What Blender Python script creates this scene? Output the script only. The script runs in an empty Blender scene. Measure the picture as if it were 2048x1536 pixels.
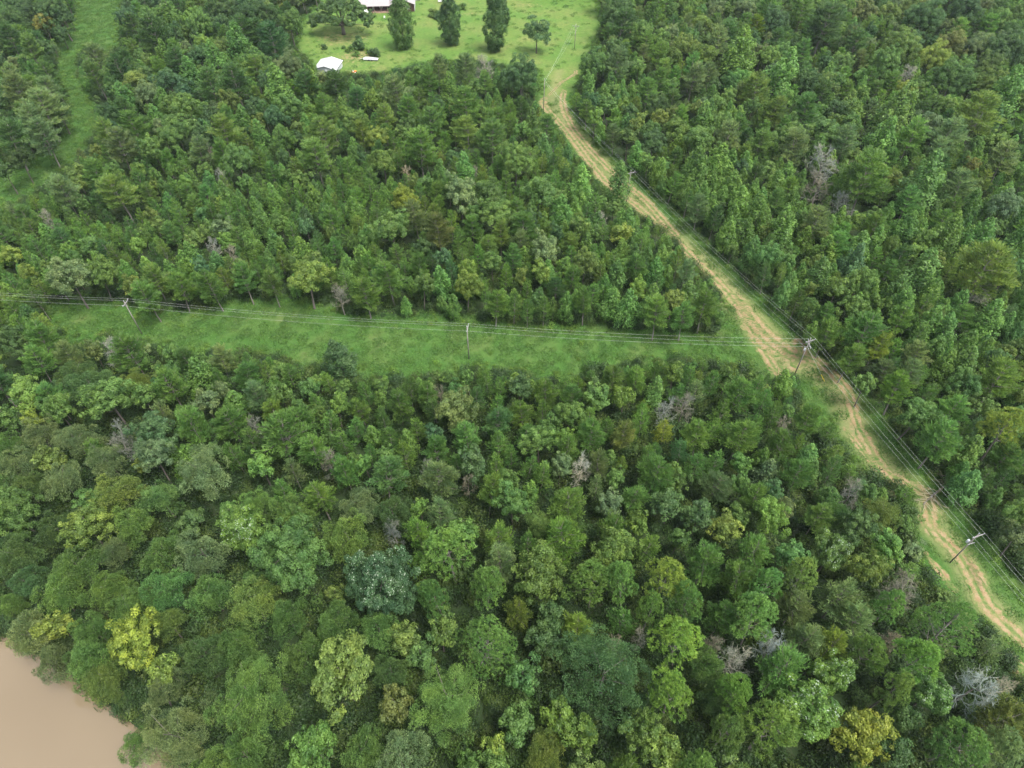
import bpy, math, random
import numpy as np
from mathutils import Vector
R_ = math.radians
random.seed(7); rng = np.random.default_rng(7)
S = bpy.context.scene
C = S.collection

# ---------------------------------------------------------------- camera, sky, sun, exposure
CAM_H, PITCH, FPX = 120.0, R_(48.0), 1366.0          # metres, below the horizon, focal length in photo pixels
cd = bpy.data.cameras.new('camera'); cam = bpy.data.objects.new('camera', cd); C.objects.link(cam)
cam.location = (0, 0, CAM_H); cam.rotation_euler = (math.pi/2 - PITCH, 0, 0)
cd.sensor_width = 36.0; cd.lens = 36.0*FPX/2048.0; cd.clip_start = 1.0; cd.clip_end = 9000.0
S.camera = cam
SUN_EL, SUN_AZ = R_(66.0), R_(125.0)                 # azimuth from +Y (the far side) towards +X
W = bpy.data.worlds.new('World'); S.world = W; W.use_nodes = True
wn = W.node_tree; bg = wn.nodes['Background']
sky = wn.nodes.new('ShaderNodeTexSky'); sky.sky_type = 'NISHITA'; sky.sun_disc = False
sky.sun_elevation = SUN_EL; sky.sun_rotation = SUN_AZ; sky.dust_density = 4.0; sky.air_density = 1.0; sky.ozone_density = 1.0
hs = wn.nodes.new('ShaderNodeHueSaturation'); hs.inputs['Saturation'].default_value = .45        # thin overcast: a greyer sky
wn.links.new(sky.outputs[0], hs.inputs['Color']); wn.links.new(hs.outputs[0], bg.inputs[0]); bg.inputs[1].default_value = 0.13
sd = bpy.data.lights.new('sun', 'SUN'); sun = bpy.data.objects.new('sun', sd); C.objects.link(sun)
sd.energy = 1.6; sd.angle = R_(24.0); sd.color = (1.0, 0.96, 0.90)
_sd = Vector((math.sin(SUN_AZ)*math.cos(SUN_EL), math.cos(SUN_AZ)*math.cos(SUN_EL), math.sin(SUN_EL)))
sun.rotation_euler = _sd.to_track_quat('Z', 'Y').to_euler()
vs = S.view_settings; vs.view_transform = 'Standard'; vs.look = 'None'; vs.gamma = 1.0; vs.exposure = 1.92; vs.use_curve_mapping = False

HAZE = 0.00006

# ---------------------------------------------------------------- helpers
SP, CP = math.sin(PITCH), math.cos(PITCH)
def ray(u, v):
    x, y = u-1024.0, v-768.0
    return (x, FPX*CP - y*SP, -FPX*SP - y*CP)
def at(u, v, z=0.0):
    """world point seen at photo pixel (u,v) at height z; last value is metres per pixel there"""
    d = ray(u, v); t = (z-CAM_H)/d[2]
    return (d[0]*t, d[1]*t, z, t)
def proj(x, y, z):
    dy, dz = y, z-CAM_H
    a = dy*CP - dz*SP; up = dy*SP + dz*CP
    return (1024.0 + FPX*x/a, 768.0 - FPX*up/a, a/FPX)

def mesh_np(name, V, F, mats=(), smooth=False, tint=None, mat_idx=None):
    V = np.asarray(V, dtype=np.float32); F = np.asarray(F, dtype=np.int32)
    me = bpy.data.meshes.new(name); k = F.shape[1]
    me.vertices.add(len(V)); me.vertices.foreach_set('co', V.ravel())
    me.loops.add(F.size); me.loops.foreach_set('vertex_index', F.ravel())
    me.polygons.add(len(F)); me.polygons.foreach_set('loop_start', np.arange(0, F.size, k, dtype=np.int32))
    me.polygons.foreach_set('loop_total', np.full(len(F), k, dtype=np.int32))
    if smooth: me.polygons.foreach_set('use_smooth', np.ones(len(F), dtype=bool))
    if mat_idx is not None: me.polygons.foreach_set('material_index', np.asarray(mat_idx, dtype=np.int32))
    me.update(calc_edges=True)
    if tint is not None:
        a = me.attributes.new('tint', 'FLOAT', 'FACE'); a.data.foreach_set('value', np.asarray(tint, dtype=np.float32))
    for m in mats: me.materials.append(m)
    return me
def link(name, me, parent=None):
    o = bpy.data.objects.new(name, me); C.objects.link(o)
    if parent is not None: o.parent = parent
    return o
def tag(o, label=None, cat=None, group=None, kind=None):
    if label: o['label'] = label
    if cat: o['category'] = cat
    if group: o['group'] = group
    if kind: o['kind'] = kind
    return o
def thing(name, loc, rz=0.0, **k):
    o = bpy.data.objects.new(name, None); C.objects.link(o); o.location = loc; o.rotation_euler = (0, 0, rz)
    o.empty_display_size = 0.3
    return tag(o, **k)

class MB:
    """collects boxes, tubes and polygons, builds ONE mesh"""
    def __init__(s): s.v = []; s.f = []
    def add(s, vs_, fs):
        b = len(s.v); s.v += [tuple(p) for p in vs_]; s.f += [tuple(i+b for i in f) for f in fs]
    def box(s, c, d, rz=0.0):
        cs, sn = math.cos(rz), math.sin(rz); P = []
        for z in (-1, 1):
            for x, y in ((-1, -1), (1, -1), (1, 1), (-1, 1)):
                a, b = x*d[0]/2, y*d[1]/2
                P.append((c[0]+a*cs-b*sn, c[1]+a*sn+b*cs, c[2]+z*d[2]/2))
        s.add(P, [(3, 2, 1, 0), (4, 5, 6, 7), (0, 1, 5, 4), (1, 2, 6, 5), (2, 3, 7, 6), (3, 0, 4, 7)])
    def tube(s, pts, rad, n=6, cap=True):
        pts = [Vector(p) for p in pts]; rings = []
        for i, p in enumerate(pts):
            d = (pts[min(i+1, len(pts)-1)]-pts[max(i-1, 0)]).normalized()
            a = d.cross(Vector((0, 0, 1)) if abs(d.z) < 0.9 else Vector((1, 0, 0))).normalized(); b = d.cross(a)
            r = rad[i] if hasattr(rad, '__len__') else rad
            rings.append([p+(a*math.cos(2*math.pi*k/n)+b*math.sin(2*math.pi*k/n))*r for k in range(n)])
        P = [q for rg in rings for q in rg]; F = []
        for i in range(len(pts)-1):
            for k in range(n):
                F.append((i*n+k, i*n+(k+1) % n, (i+1)*n+(k+1) % n, (i+1)*n+k))
        if cap: F.append(tuple(range(n))[::-1]); F.append(tuple((len(pts)-1)*n+k for k in range(n)))
        s.add(P, F)
    def poly(s, pts): s.add(pts, [tuple(range(len(pts)))])
    def build(s, name, mat, parent=None, smooth=False):
        me = bpy.data.meshes.new(name); me.from_pydata(s.v, [], s.f); me.materials.append(mat)
        if smooth: me.polygons.foreach_set('use_smooth', [True]*len(me.polygons))
        me.update(); return link(name, me, parent)

def in_poly(px, py, poly):
    px = np.asarray(px, float); py = np.asarray(py, float); c = np.zeros(px.shape, bool)
    n = len(poly)
    for i in range(n):
        x1, y1 = poly[i][0], poly[i][1]; x2, y2 = poly[(i+1) % n][0], poly[(i+1) % n][1]
        if y1 == y2: continue
        m = ((y1 > py) != (y2 > py)) & (px < (x2-x1)*(py-y1)/(y2-y1)+x1); c ^= m
    return c
def seg_dist(px, py, line, closed=False):
    d = np.full(np.shape(px), 1e9); n = len(line)
    for i in range(n if closed else n-1):
        x1, y1 = line[i][0], line[i][1]; x2, y2 = line[(i+1) % n][0], line[(i+1) % n][1]
        L2 = (x2-x1)**2+(y2-y1)**2+1e-9
        t = np.clip(((px-x1)*(x2-x1)+(py-y1)*(y2-y1))/L2, 0, 1)
        d = np.minimum(d, np.hypot(px-x1-t*(x2-x1), py-y1-t*(y2-y1)))
    return d

# ---------------------------------------------------------------- materials
def mat(name, col=(0.5, 0.5, 0.5), rough=0.8, metal=0.0, spec=0.5):
    m = bpy.data.materials.new(name); m.use_nodes = True; b = m.node_tree.nodes['Principled BSDF']
    b.inputs['Base Color'].default_value = (*col, 1); b.inputs['Roughness'].default_value = rough
    b.inputs['Metallic'].default_value = metal; b.inputs['Specular IOR Level'].default_value = spec
    return m
def noisy(name, c1, c2, scale=4.0, rough=0.85, detail=4.0, bump=0.0, stretch=None, spec=0.4):
    m = mat(name, c1, rough, 0.0, spec); nt = m.node_tree; b = nt.nodes['Principled BSDF']
    tc = nt.nodes.new('ShaderNodeTexCoord'); mp = nt.nodes.new('ShaderNodeMapping'); n = nt.nodes.new('ShaderNodeTexNoise')
    if stretch: mp.inputs['Scale'].default_value = stretch
    n.inputs['Scale'].default_value = scale; n.inputs['Detail'].default_value = detail
    nt.links.new(tc.outputs['Object'], mp.inputs[0]); nt.links.new(mp.outputs[0], n.inputs['Vector'])
    r = nt.nodes.new('ShaderNodeValToRGB'); r.color_ramp.elements[0].position = .32; r.color_ramp.elements[1].position = .68
    r.color_ramp.elements[0].color = (*c1, 1); r.color_ramp.elements[1].color = (*c2, 1)
    nt.links.new(n.outputs['Fac'], r.inputs[0]); nt.links.new(r.outputs[0], b.inputs['Base Color'])
    if bump:
        bp = nt.nodes.new('ShaderNodeBump'); bp.inputs['Strength'].default_value = bump; bp.inputs['Distance'].default_value = .05
        nt.links.new(n.outputs['Fac'], bp.inputs['Height']); nt.links.new(bp.outputs[0], b.inputs['Normal'])
    return m
def foliage(name, instanced, rough=0.5, transl=0.38, spec=0.22, twig=False):
    """leaf colour = the tree's own colour x a per-leaf variation stored on the faces"""
    m = bpy.data.materials.new(name); m.use_nodes = True; nt = m.node_tree; nt.nodes.clear()
    N = nt.nodes.new; L = nt.links.new
    out = N('ShaderNodeOutputMaterial'); b = N('ShaderNodeBsdfPrincipled')
    if instanced:
        src = N('ShaderNodeAttribute'); src.attribute_type = 'INSTANCER'; src.attribute_name = 'tree_colour'; col = src.outputs['Color']
    else:
        src = N('ShaderNodeObjectInfo'); col = src.outputs['Color']
    at_ = N('ShaderNodeAttribute'); at_.attribute_name = 'tint'; t = at_.outputs['Fac']
    # variation: brightness and a small swing between bluish and yellowish leaves
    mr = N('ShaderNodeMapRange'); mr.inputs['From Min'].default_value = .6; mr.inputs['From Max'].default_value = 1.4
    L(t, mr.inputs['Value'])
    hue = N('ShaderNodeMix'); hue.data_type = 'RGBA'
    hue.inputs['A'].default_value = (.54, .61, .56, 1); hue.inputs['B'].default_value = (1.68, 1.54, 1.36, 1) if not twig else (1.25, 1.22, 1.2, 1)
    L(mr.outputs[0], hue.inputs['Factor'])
    mul = N('ShaderNodeMix'); mul.data_type = 'RGBA'; mul.blend_type = 'MULTIPLY'; mul.inputs['Factor'].default_value = 1
    ge = N('ShaderNodeNewGeometry'); no = N('ShaderNodeTexNoise'); no.inputs['Scale'].default_value = .33; no.inputs['Detail'].default_value = 4; L(ge.outputs['Position'], no.inputs['Vector'])
    ra = N('ShaderNodeValToRGB'); ra.color_ramp.elements[0].position = .36; ra.color_ramp.elements[0].color = (.76, .86, .88, 1); ra.color_ramp.elements[1].position = .64; ra.color_ramp.elements[1].color = (1.0, .98, .86, 1)
    L(no.outputs['Fac'], ra.inputs[0]); dr = N('ShaderNodeMix'); dr.data_type = 'RGBA'; dr.blend_type = 'MULTIPLY'; dr.inputs['Factor'].default_value = 1; L(col, dr.inputs['A']); L(ra.outputs[0], dr.inputs['B'])
    L(dr.outputs['Result'], mul.inputs['A']); L(hue.outputs['Result'], mul.inputs['B'])
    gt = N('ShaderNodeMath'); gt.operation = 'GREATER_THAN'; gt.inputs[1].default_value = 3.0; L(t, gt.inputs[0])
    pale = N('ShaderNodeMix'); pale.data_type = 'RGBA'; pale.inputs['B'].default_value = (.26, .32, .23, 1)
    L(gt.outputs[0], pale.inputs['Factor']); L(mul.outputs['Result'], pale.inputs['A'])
    c = pale.outputs['Result']
    L(c, b.inputs['Base Color']); b.inputs['Roughness'].default_value = rough; b.inputs['Specular IOR Level'].default_value = spec
    if transl > 0:
        tr = N('ShaderNodeBsdfTranslucent'); tc = N('ShaderNodeMix'); tc.data_type = 'RGBA'; tc.blend_type = 'MULTIPLY'; tc.inputs['Factor'].default_value = 1; tc.inputs['B'].default_value = (2.1, 2.1, 1.8, 1); L(c, tc.inputs['A']); L(tc.outputs['Result'], tr.inputs['Color']); mx = N('ShaderNodeMixShader'); mx.inputs[0].default_value = transl
        L(b.outputs[0], mx.inputs[1]); L(tr.outputs[0], mx.inputs[2]); L(mx.outputs[0], out.inputs[0])
    else: L(b.outputs[0], out.inputs[0])
    return m
M_leaf = foliage('leaves', False); M_leaf_i = foliage('leaves_far', True)
M_twig = foliage('bare_twigs', False, .85, 0, .2, True)
M_bark = noisy('bark', (.06, .05, .042), (.13, .115, .10), 2.0, .9, stretch=(1, 1, .2))
M_bark_pale = noisy('pale_bark', (.10, .088, .075), (.20, .185, .165), 2.0, .9, stretch=(1, 1, .2))
M_pole = noisy('weathered_pole_wood', (.13, .12, .105), (.22, .20, .18), 3.0, .85, stretch=(3, 3, .25))
M_arm = noisy('crossarm_wood', (.15, .147, .14), (.22, .215, .20), 6.0, .8)
M_ins = mat('porcelain_insulator', (.30, .31, .31), .3)
M_wire = mat('aluminium_wire', (.38, .39, .38), .5, .0, .5)
M_can = mat('grey_transformer_paint', (.42, .44, .45), .4)
M_guard = mat('yellow_plastic', (.65, .50, .03), .5)

# ---------------------------------------------------------------- layout of the place (plan outlines, given where the photo shows them)
def P(pts, z=0.0): return [at(u, v, z)[:2] for u, v in pts]
CLEAR_PX = {
 'strip': [(96,614),(150,600),(230,606),(300,628),(380,628),(440,612),(480,602),(560,604),(640,612),(690,634),(760,640),(860,636),(960,642),(1040,652),(1150,655),(1240,662),(1340,668),(1430,672),(1452,650),(1455,600),(1500,640),(1545,735),(1500,736),(1420,712),(1330,716),(1250,722),(1180,738),(1110,756),(1030,744),(950,734),(880,748),(800,756),(730,740),(660,722),(600,726),(520,712),(440,704),(380,702),(300,682),(200,672),(160,688),(112,655)],
 'row': [(1078,190),(1074,212),(1100,240),(1135,285),(1165,320),(1205,375),(1222,398),(1250,420),(1270,412),(1300,440),(1345,478),(1398,530),(1440,578),(1462,610),(1490,665),(1528,730),(1545,752),(1592,752),(1598,790),(1640,830),(1665,858),(1700,918),(1745,950),(1790,965),(1835,985),(1842,1040),(1852,1110),(1868,1160),(1920,1195),(1975,1240),(2010,1290),(2048,1350),(2120,1460),(2240,1500),(2240,1400),(2048,1190),(2000,1118),(1945,1050),(1885,985),(1840,925),(1775,855),(1715,785),(1660,738),(1610,690),(1555,628),(1500,575),(1425,500),(1370,445),(1305,385),(1262,345),(1222,315),(1180,275),(1142,228),(1134,182)],
 'field': [(655,-40),(640,8),(600,52),(592,96),(612,118),(632,132),(690,152),(738,152),(800,142),(830,128),(890,122),(950,122),(1000,128),(1076,138),(1082,165),(1080,195),(1138,190),(1160,160),(1165,118),(1180,96),(1204,60),(1198,8),(1190,-6),(1050,-4),(940,-40)],
 'meadow': [(158,-20),(246,-20),(232,40),(240,96),(190,104),(178,70),(165,45),(145,64)],
 'meadow_strip': [(152,40),(190,52),(188,78),(154,112),(154,148),(178,188),(192,235),(190,275),(158,300),(132,326),(70,384),(-120,460),(-120,390),(0,362),(32,338),(100,302),(138,262),(146,228),(138,197),(118,142),(118,88)],
}
CLEAR_W = {k: P(v) for k, v in CLEAR_PX.items()}
TRACKS = [   # centre line in photo pixels, half width in metres
 ([(1089,196),(1084,207),(1098,225),(1125,254),(1160,300),(1205,357),(1240,388),(1262,402),(1296,432),(1332,462),(1368,500),(1398,528),(1428,558),(1452,582),(1475,610),(1498,650),(1520,690),(1540,722),(1556,748)], 1.45),
 ([(1128,182),(1124,200),(1130,228),(1148,262),(1180,300),(1220,340),(1250,368),(1275,385),(1300,410),(1330,445),(1360,480)], 1.3),
 ([(1090,196),(1104,184),(1112,176),(1118,166),(1135,156),(1155,146),(1150,138)], .55),
 ([(1472,598),(1502,636),(1530,668),(1562,696),(1590,712),(1610,718)], 2.2),
 ([(1486,634),(1508,662),(1538,694),(1575,712)], 2.2),
 ([(1596,684),(1604,700),(1600,722),(1585,735)], 1.8),
 ([(1600,712),(1640,722),(1664,748),(1690,775),(1702,800),(1706,830),(1715,860),(1736,890),(1752,925),(1775,955),(1812,968),(1845,982),(1868,1002),(1858,1020),(1850,1042),(1862,1062),(1890,1084),(1918,1108),(1938,1135),(1950,1165),(1962,1200),(1990,1232),(2022,1258),(2060,1290),(2120,1350)], 1.35),
 ([(1690,860),(1712,890),(1735,920),(1748,940)], .8),
 ([(1925,1108),(1942,1130),(1965,1160),(1966,1190)], 1.0),
 ([(1852,1110),(1872,1135),(1895,1165),(1912,1180)], .7),
 ([(2030,1320),(2042,1345),(2060,1370)], 1.4),
]
WT = [(P(l), w) for l, w in TRACKS]
BANK = P([(-900,880),(-300,1130),(0,1268),(130,1345),(238,1432),(322,1500),(420,1600),(600,1760),(1024,1900)], -0.5)
BANK = BANK + [(BANK[-1][0]+60, -60), (BANK[-1][0]+140, -300)]
RIVER = BANK + [(-700, -300), (-700, BANK[0][1])]
def river_d(x, y):
    d = seg_dist(x, y, BANK); return np.where(in_poly(x, y, RIVER), d, -d)
WATER_Z = -1.9
def height(x, y):
    x = np.asarray(x, float); y = np.asarray(y, float)
    h = .55*np.sin(x/23+1.3)*np.cos(y/31)+.30*np.sin(x/13-y/19)+.05*np.sin(x/5.1+y/6.3)
    d = river_d(x, y); k = np.clip((d+2.5)/5.0, 0, 1); k = k*k*(3-2*k)
    return h*(1-k)*.6 - 4.2*k
def H1(x, y): return float(height(np.array([x]), np.array([y]))[0])

# ---- ground: one sheet to the horizon, fine where the photo looks
def axis(lo, hi, st, far):
    a = list(np.arange(lo, hi+.01, st)); e = []; s = st*2; p = hi
    while p < far: p += s; s *= 1.5; e.append(p)
    q = []; s = st*2; p = lo
    while p > -far: p -= s; s *= 1.5; q.append(p)
    return np.array(q[::-1]+a+e)
gx, gy = axis(-290, 290, 1.0, 4000), axis(0, 400, 1.0, 4000)
GX, GY = np.meshgrid(gx, gy); fx, fy = GX.ravel(), GY.ravel()
GZ = height(fx, fy)
nx, ny = len(gx), len(gy)
ii = (np.arange(ny-1)[:, None]*nx+np.arange(nx-1)[None, :]).ravel()
gme = mesh_np('ground', np.stack([fx, fy, GZ], 1), np.stack([ii, ii+1, ii+nx+1, ii+nx], 1), smooth=True)
cl = np.full(fx.shape, -1e9)
for k, w in CLEAR_W.items():
    d = seg_dist(fx, fy, w, True); s_ = np.where(in_poly(fx, fy, w), d, -d); cl = np.maximum(cl, s_)
clear = np.clip((cl+5.0)/7.0, 0, 1)
dirt = np.zeros(fx.shape)
for l, w in WT: dirt = np.maximum(dirt, np.clip(1-(seg_dist(fx, fy, l)-w*.3)/(w*1.5), 0, 1))
for (u_, v_, r1, r2, k_) in ((686, 78, 15, 9, .62), (650, 150, 12, 5, .5), (715, 112, 9, 7, .68), (705, 128, 10, 5, .5), (742, 128, 9, 4, .5), (960, 28, 16, 3.5, .5), (1060, 12, 9, 4, .5), (1150, 60, 10, 6, .35), (1110, 165, 8, 6, .45)):
    wx, wy, _, _ = at(u_, v_); dirt = np.maximum(dirt, k_*np.clip(1.5-np.hypot((fx-wx)/r1, (fy-wy)/r2), 0, 1))
fieldm = np.clip((np.where(in_poly(fx, fy, CLEAR_W['field']), seg_dist(fx, fy, CLEAR_W['field'], True), -5)+2)/6, 0, 1)
straw = np.zeros(fx.shape)
for l, w, k in ((P([(1100,205),(1150,262),(1215,335),(1262,392),(1310,440),(1370,498)]), 3.6, .55), (P([(1370,498),(1430,556),(1480,612),(1530,672),(1580,715)]), 4.2, .9), (P([(1600,722),(1650,760),(1690,810),(1712,865),(1745,915),(1800,965)]), 4.0, .6), (P([(1860,1020),(1870,1060),(1925,1120),(1960,1190),(2030,1262)]), 3.0, .6), (P([(1120,140),(1110,170),(1105,200)]), 2.5, .4)):
    straw = np.maximum(straw, k*np.clip(1.35-seg_dist(fx, fy, l)/w, 0, 1))
for n_, v_ in (('clearing', clear), ('dirt', dirt), ('field', fieldm), ('straw', straw)):
    a = gme.attributes.new(n_, 'FLOAT', 'POINT'); a.data.foreach_set('value', v_.astype(np.float32))

def noise_node(nt, scale, detail=5, rough=.6, vec=None):
    n = nt.nodes.new('ShaderNodeTexNoise'); n.inputs['Scale'].default_value = scale; n.inputs['Detail'].default_value = detail; n.inputs['Roughness'].default_value = rough
    if vec is not None: nt.links.new(vec, n.inputs['Vector'])
    return n.outputs['Fac']
def ramp(nt, fac, stops):
    r = nt.nodes.new('ShaderNodeValToRGB'); e = r.color_ramp.elements
    while len(e) < len(stops): e.new(.5)
    for i, (p, c) in enumerate(stops): e[i].position = p; e[i].color = (*c, 1)
    nt.links.new(fac, r.inputs[0]); return r.outputs[0]
def mixc(nt, fac, a, b, mode='MIX'):
    m = nt.nodes.new('ShaderNodeMix'); m.data_type = 'RGBA'; m.blend_type = mode
    for s_, i in ((fac, 'Factor'), (a, 'A'), (b, 'B')):
        if isinstance(s_, (int, float)): m.inputs[i].default_value = s_
        elif isinstance(s_, tuple): m.inputs[i].default_value = (*s_, 1)
        else: nt.links.new(s_, m.inputs[i])
    return m.outputs['Result']
def math_(nt, op, a, b=None, clamp=False):
    m = nt.nodes.new('ShaderNodeMath'); m.operation = op; m.use_clamp = clamp
    for i, s_ in enumerate((a, b)):
        if s_ is None: continue
        if isinstance(s_, (int, float)): m.inputs[i].default_value = s_
        else: nt.links.new(s_, m.inputs[i])
    return m.outputs[0]
def attr(nt, name):
    n = nt.nodes.new('ShaderNodeAttribute'); n.attribute_name = name; return n.outputs['Fac']
DIRT_STOPS = [(.25, (.140, .088, .046)), (.42, (.175, .118, .064)), (.56, (.205, .152, .088)), (.68, (.120, .116, .048))]
def grass_colour(nt, pos):
    g = ramp(nt, noise_node(nt, .11, 6, .65, pos), [(.30, (.027, .072, .012)), (.45, (.034, .080, .015)), (.58, (.046, .086, .019)), (.74, (.066, .090, .028))])
    f = ramp(nt, noise_node(nt, 1.6, 4, .7, pos), [(.3, (.78, .80, .76)), (.7, (1.2, 1.18, 1.15))])
    return mixc(nt, 1.0, g, f, 'MULTIPLY')
gm = mat('ground_cover', rough=.95, spec=.15); nt = gm.node_tree; b = nt.nodes['Principled BSDF']
geo = nt.nodes.new('ShaderNodeNewGeometry'); pos = geo.outputs['Position']
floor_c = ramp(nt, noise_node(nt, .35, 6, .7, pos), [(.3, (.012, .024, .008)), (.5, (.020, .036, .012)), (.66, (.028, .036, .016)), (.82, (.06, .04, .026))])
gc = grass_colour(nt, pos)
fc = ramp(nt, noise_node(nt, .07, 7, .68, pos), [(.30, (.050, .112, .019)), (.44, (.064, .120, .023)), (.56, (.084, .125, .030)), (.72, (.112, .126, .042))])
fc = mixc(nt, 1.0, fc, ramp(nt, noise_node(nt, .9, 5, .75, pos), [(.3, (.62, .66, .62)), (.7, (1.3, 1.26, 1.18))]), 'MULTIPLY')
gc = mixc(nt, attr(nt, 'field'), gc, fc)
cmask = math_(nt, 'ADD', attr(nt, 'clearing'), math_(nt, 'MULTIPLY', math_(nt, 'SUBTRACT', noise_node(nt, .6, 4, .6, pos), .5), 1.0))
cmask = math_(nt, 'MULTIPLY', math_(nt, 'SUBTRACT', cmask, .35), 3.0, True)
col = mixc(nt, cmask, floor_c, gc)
sc_ = ramp(nt, noise_node(nt, 1.3, 6, .75, pos), [(.3, (.105, .125, .045)), (.5, (.165, .150, .070)), (.7, (.225, .180, .100))])
sm_ = math_(nt, 'MULTIPLY', attr(nt, 'straw'), math_(nt, 'MULTIPLY', noise_node(nt, .5, 6, .75, pos), 1.9), True)
col = mixc(nt, sm_, col, sc_)
dm = math_(nt, 'ADD', attr(nt, 'dirt'), math_(nt, 'MULTIPLY', math_(nt, 'SUBTRACT', noise_node(nt, .9, 6, .72, pos), .5), 2.2))
dm = math_(nt, 'MULTIPLY', math_(nt, 'SUBTRACT', dm, .52), 2.4, True)
dcol = ramp(nt, noise_node(nt, .8, 6, .7, pos), DIRT_STOPS)
col = mixc(nt, math_(nt, 'MULTIPLY', dm, .9), col, dcol)
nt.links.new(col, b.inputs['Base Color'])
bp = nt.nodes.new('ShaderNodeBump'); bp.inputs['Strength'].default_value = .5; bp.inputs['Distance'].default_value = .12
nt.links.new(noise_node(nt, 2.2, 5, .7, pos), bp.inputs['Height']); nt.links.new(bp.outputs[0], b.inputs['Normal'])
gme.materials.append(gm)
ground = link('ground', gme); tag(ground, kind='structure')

# ---- dirt tracks: thin sheets with ragged edges following the ground
tm = mat('track_soil', rough=.95, spec=.15); nt = tm.node_tree; b = nt.nodes['Principled BSDF']
geo = nt.nodes.new('ShaderNodeNewGeometry'); pos = geo.outputs['Position']
e = math_(nt, 'ADD', attr(nt, 'edge'), math_(nt, 'MULTIPLY', math_(nt, 'SUBTRACT', noise_node(nt, .7, 8, .8, pos), .5), 3.4))
e = math_(nt, 'MULTIPLY', math_(nt, 'SUBTRACT', e, .42), 1.8, True)
dcol = ramp(nt, noise_node(nt, .8, 6, .7, pos), DIRT_STOPS)
stc = ramp(nt, noise_node(nt, 1.3, 6, .75, pos), [(.3, (.075, .110, .030)), (.5, (.120, .125, .046)), (.7, (.180, .155, .078))])
gmx = math_(nt, 'MULTIPLY', math_(nt, 'SUBTRACT', noise_node(nt, .8, 6, .75, pos), .40), 5.0, True)
nt.links.new(mixc(nt, e, mixc(nt, gmx, stc, grass_colour(nt, pos)), dcol), b.inputs['Base Color'])
TV, TF, TE = [], [], []
for line, hw in WT:
    pts = [Vector((x, y)) for x, y in line]; dense = [pts[0]]
    for a_, b_ in zip(pts, pts[1:]):
        n = max(1, int((b_-a_).length/.6))
        for k in range(1, n+1): dense.append(a_.lerp(b_, k/n))
    # smooth the polyline
    for _ in range(30): dense = [dense[0]]+[(dense[i-1]+dense[i]*2+dense[i+1])/4 for i in range(1, len(dense)-1)]+[dense[-1]]
    base = len(TV); wob = [0.0, 0.0]; NC = 13
    for i, p in enumerate(dense):
        d = (dense[min(i+1, len(dense)-1)]-dense[max(i-1, 0)]).normalized(); nrm = Vector((-d.y, d.x))
        endf = min(1, (min(i, len(dense)-1-i)+1)/5)
        wob = [w*.8+random.gauss(0, .16) for w in wob]
        for j in range(NC):
            q = j/(NC-1)*2-1; off = q*(hw*1.25*endf+wob[0 if q < 0 else 1]*abs(q))
            x, y = p.x+nrm.x*off, p.y+nrm.y*off
            TV.append((x, y)); TE.append(((1-abs(q)**3)-.75*math.exp(-(q/.24)**2))*endf)
        if i:
            for j in range(NC-1):
                a0 = base+(i-1)*NC+j; TF.append((a0, a0+1, a0+NC+1, a0+NC))
TV = np.array(TV); tz = height(TV[:, 0], TV[:, 1])+.05
tme = mesh_np('dirt_track', np.stack([TV[:, 0], TV[:, 1], tz], 1), TF, (tm,), True)
a = tme.attributes.new('edge', 'FLOAT', 'POINT'); a.data.foreach_set('value', np.array(TE, dtype=np.float32))
tag(link('dirt_track', tme), kind='structure')

# ---- river
wm = mat('muddy_water', (.25, .18, .12), .09, 0, .5); nt = wm.node_tree; b = nt.nodes['Principled BSDF']
geo = nt.nodes.new('ShaderNodeNewGeometry')
wc = ramp(nt, noise_node(nt, .03, 3, .5, geo.outputs['Position']), [(.35, (.118, .091, .056)), (.65, (.132, .103, .064))]); nt.links.new(wc, b.inputs['Base Color'])
bp = nt.nodes.new('ShaderNodeBump'); bp.inputs['Strength'].default_value = .12; bp.inputs['Distance'].default_value = .05
nt.links.new(noise_node(nt, .9, 4, .6, geo.outputs['Position']), bp.inputs['Height']); nt.links.new(bp.outputs[0], b.inputs['Normal'])
wmesh = MB(); wmesh.poly([(x-0, y, WATER_Z) for x, y in [(BANK[0][0], BANK[0][1]+12)]+[(p[0]+9, p[1]+9) for p in BANK[1:]]+[(-700, -300), (-700, BANK[0][1]+12)]][::-1])
tag(wmesh.build('river_water', wm), kind='structure')

# ---------------------------------------------------------------- tree shapes (numpy; each returned mesh stands on its base at the origin)
def unit(a): return a/(np.linalg.norm(a, axis=-1, keepdims=True)+1e-9)
def rdir(g, n): return unit(g.normal(size=(n, 3)))
def leaves(g, Pn, Nn, size, asp=.62):
    """diamond leaf clumps at Pn facing Nn"""
    n = len(Pn); T = unit(np.cross(Nn, rdir(g, n))); B = np.cross(Nn, T)
    s = (size*g.uniform(.65, 1.35, n))[:, None]
    V = np.stack([Pn+T*s, Pn+B*s*asp+Nn*s*.12, Pn-T*s, Pn-B*s*asp+Nn*s*.12], 1).reshape(-1, 3)
    return V, np.arange(4*n).reshape(n, 4)
def blades(g, Pn, D, L, W):
    n = len(Pn); s = unit(np.cross(D, rdir(g, n))); L = (L*g.uniform(.7, 1.3, n))[:, None]
    V = np.stack([Pn-s*W*.5, Pn+D*L*.5-s*W*.7, Pn+D*L, Pn+D*L*.5+s*W*.7], 1).reshape(-1, 3)
    return V, np.arange(4*n).reshape(n, 4)
def joinm(parts):
    V, F, T, o = [], [], [], 0
    for v, f, t in parts: V.append(v); F.append(f+o); T.append(t); o += len(v)
    return np.concatenate(V), np.concatenate(F), np.concatenate(T)
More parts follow.
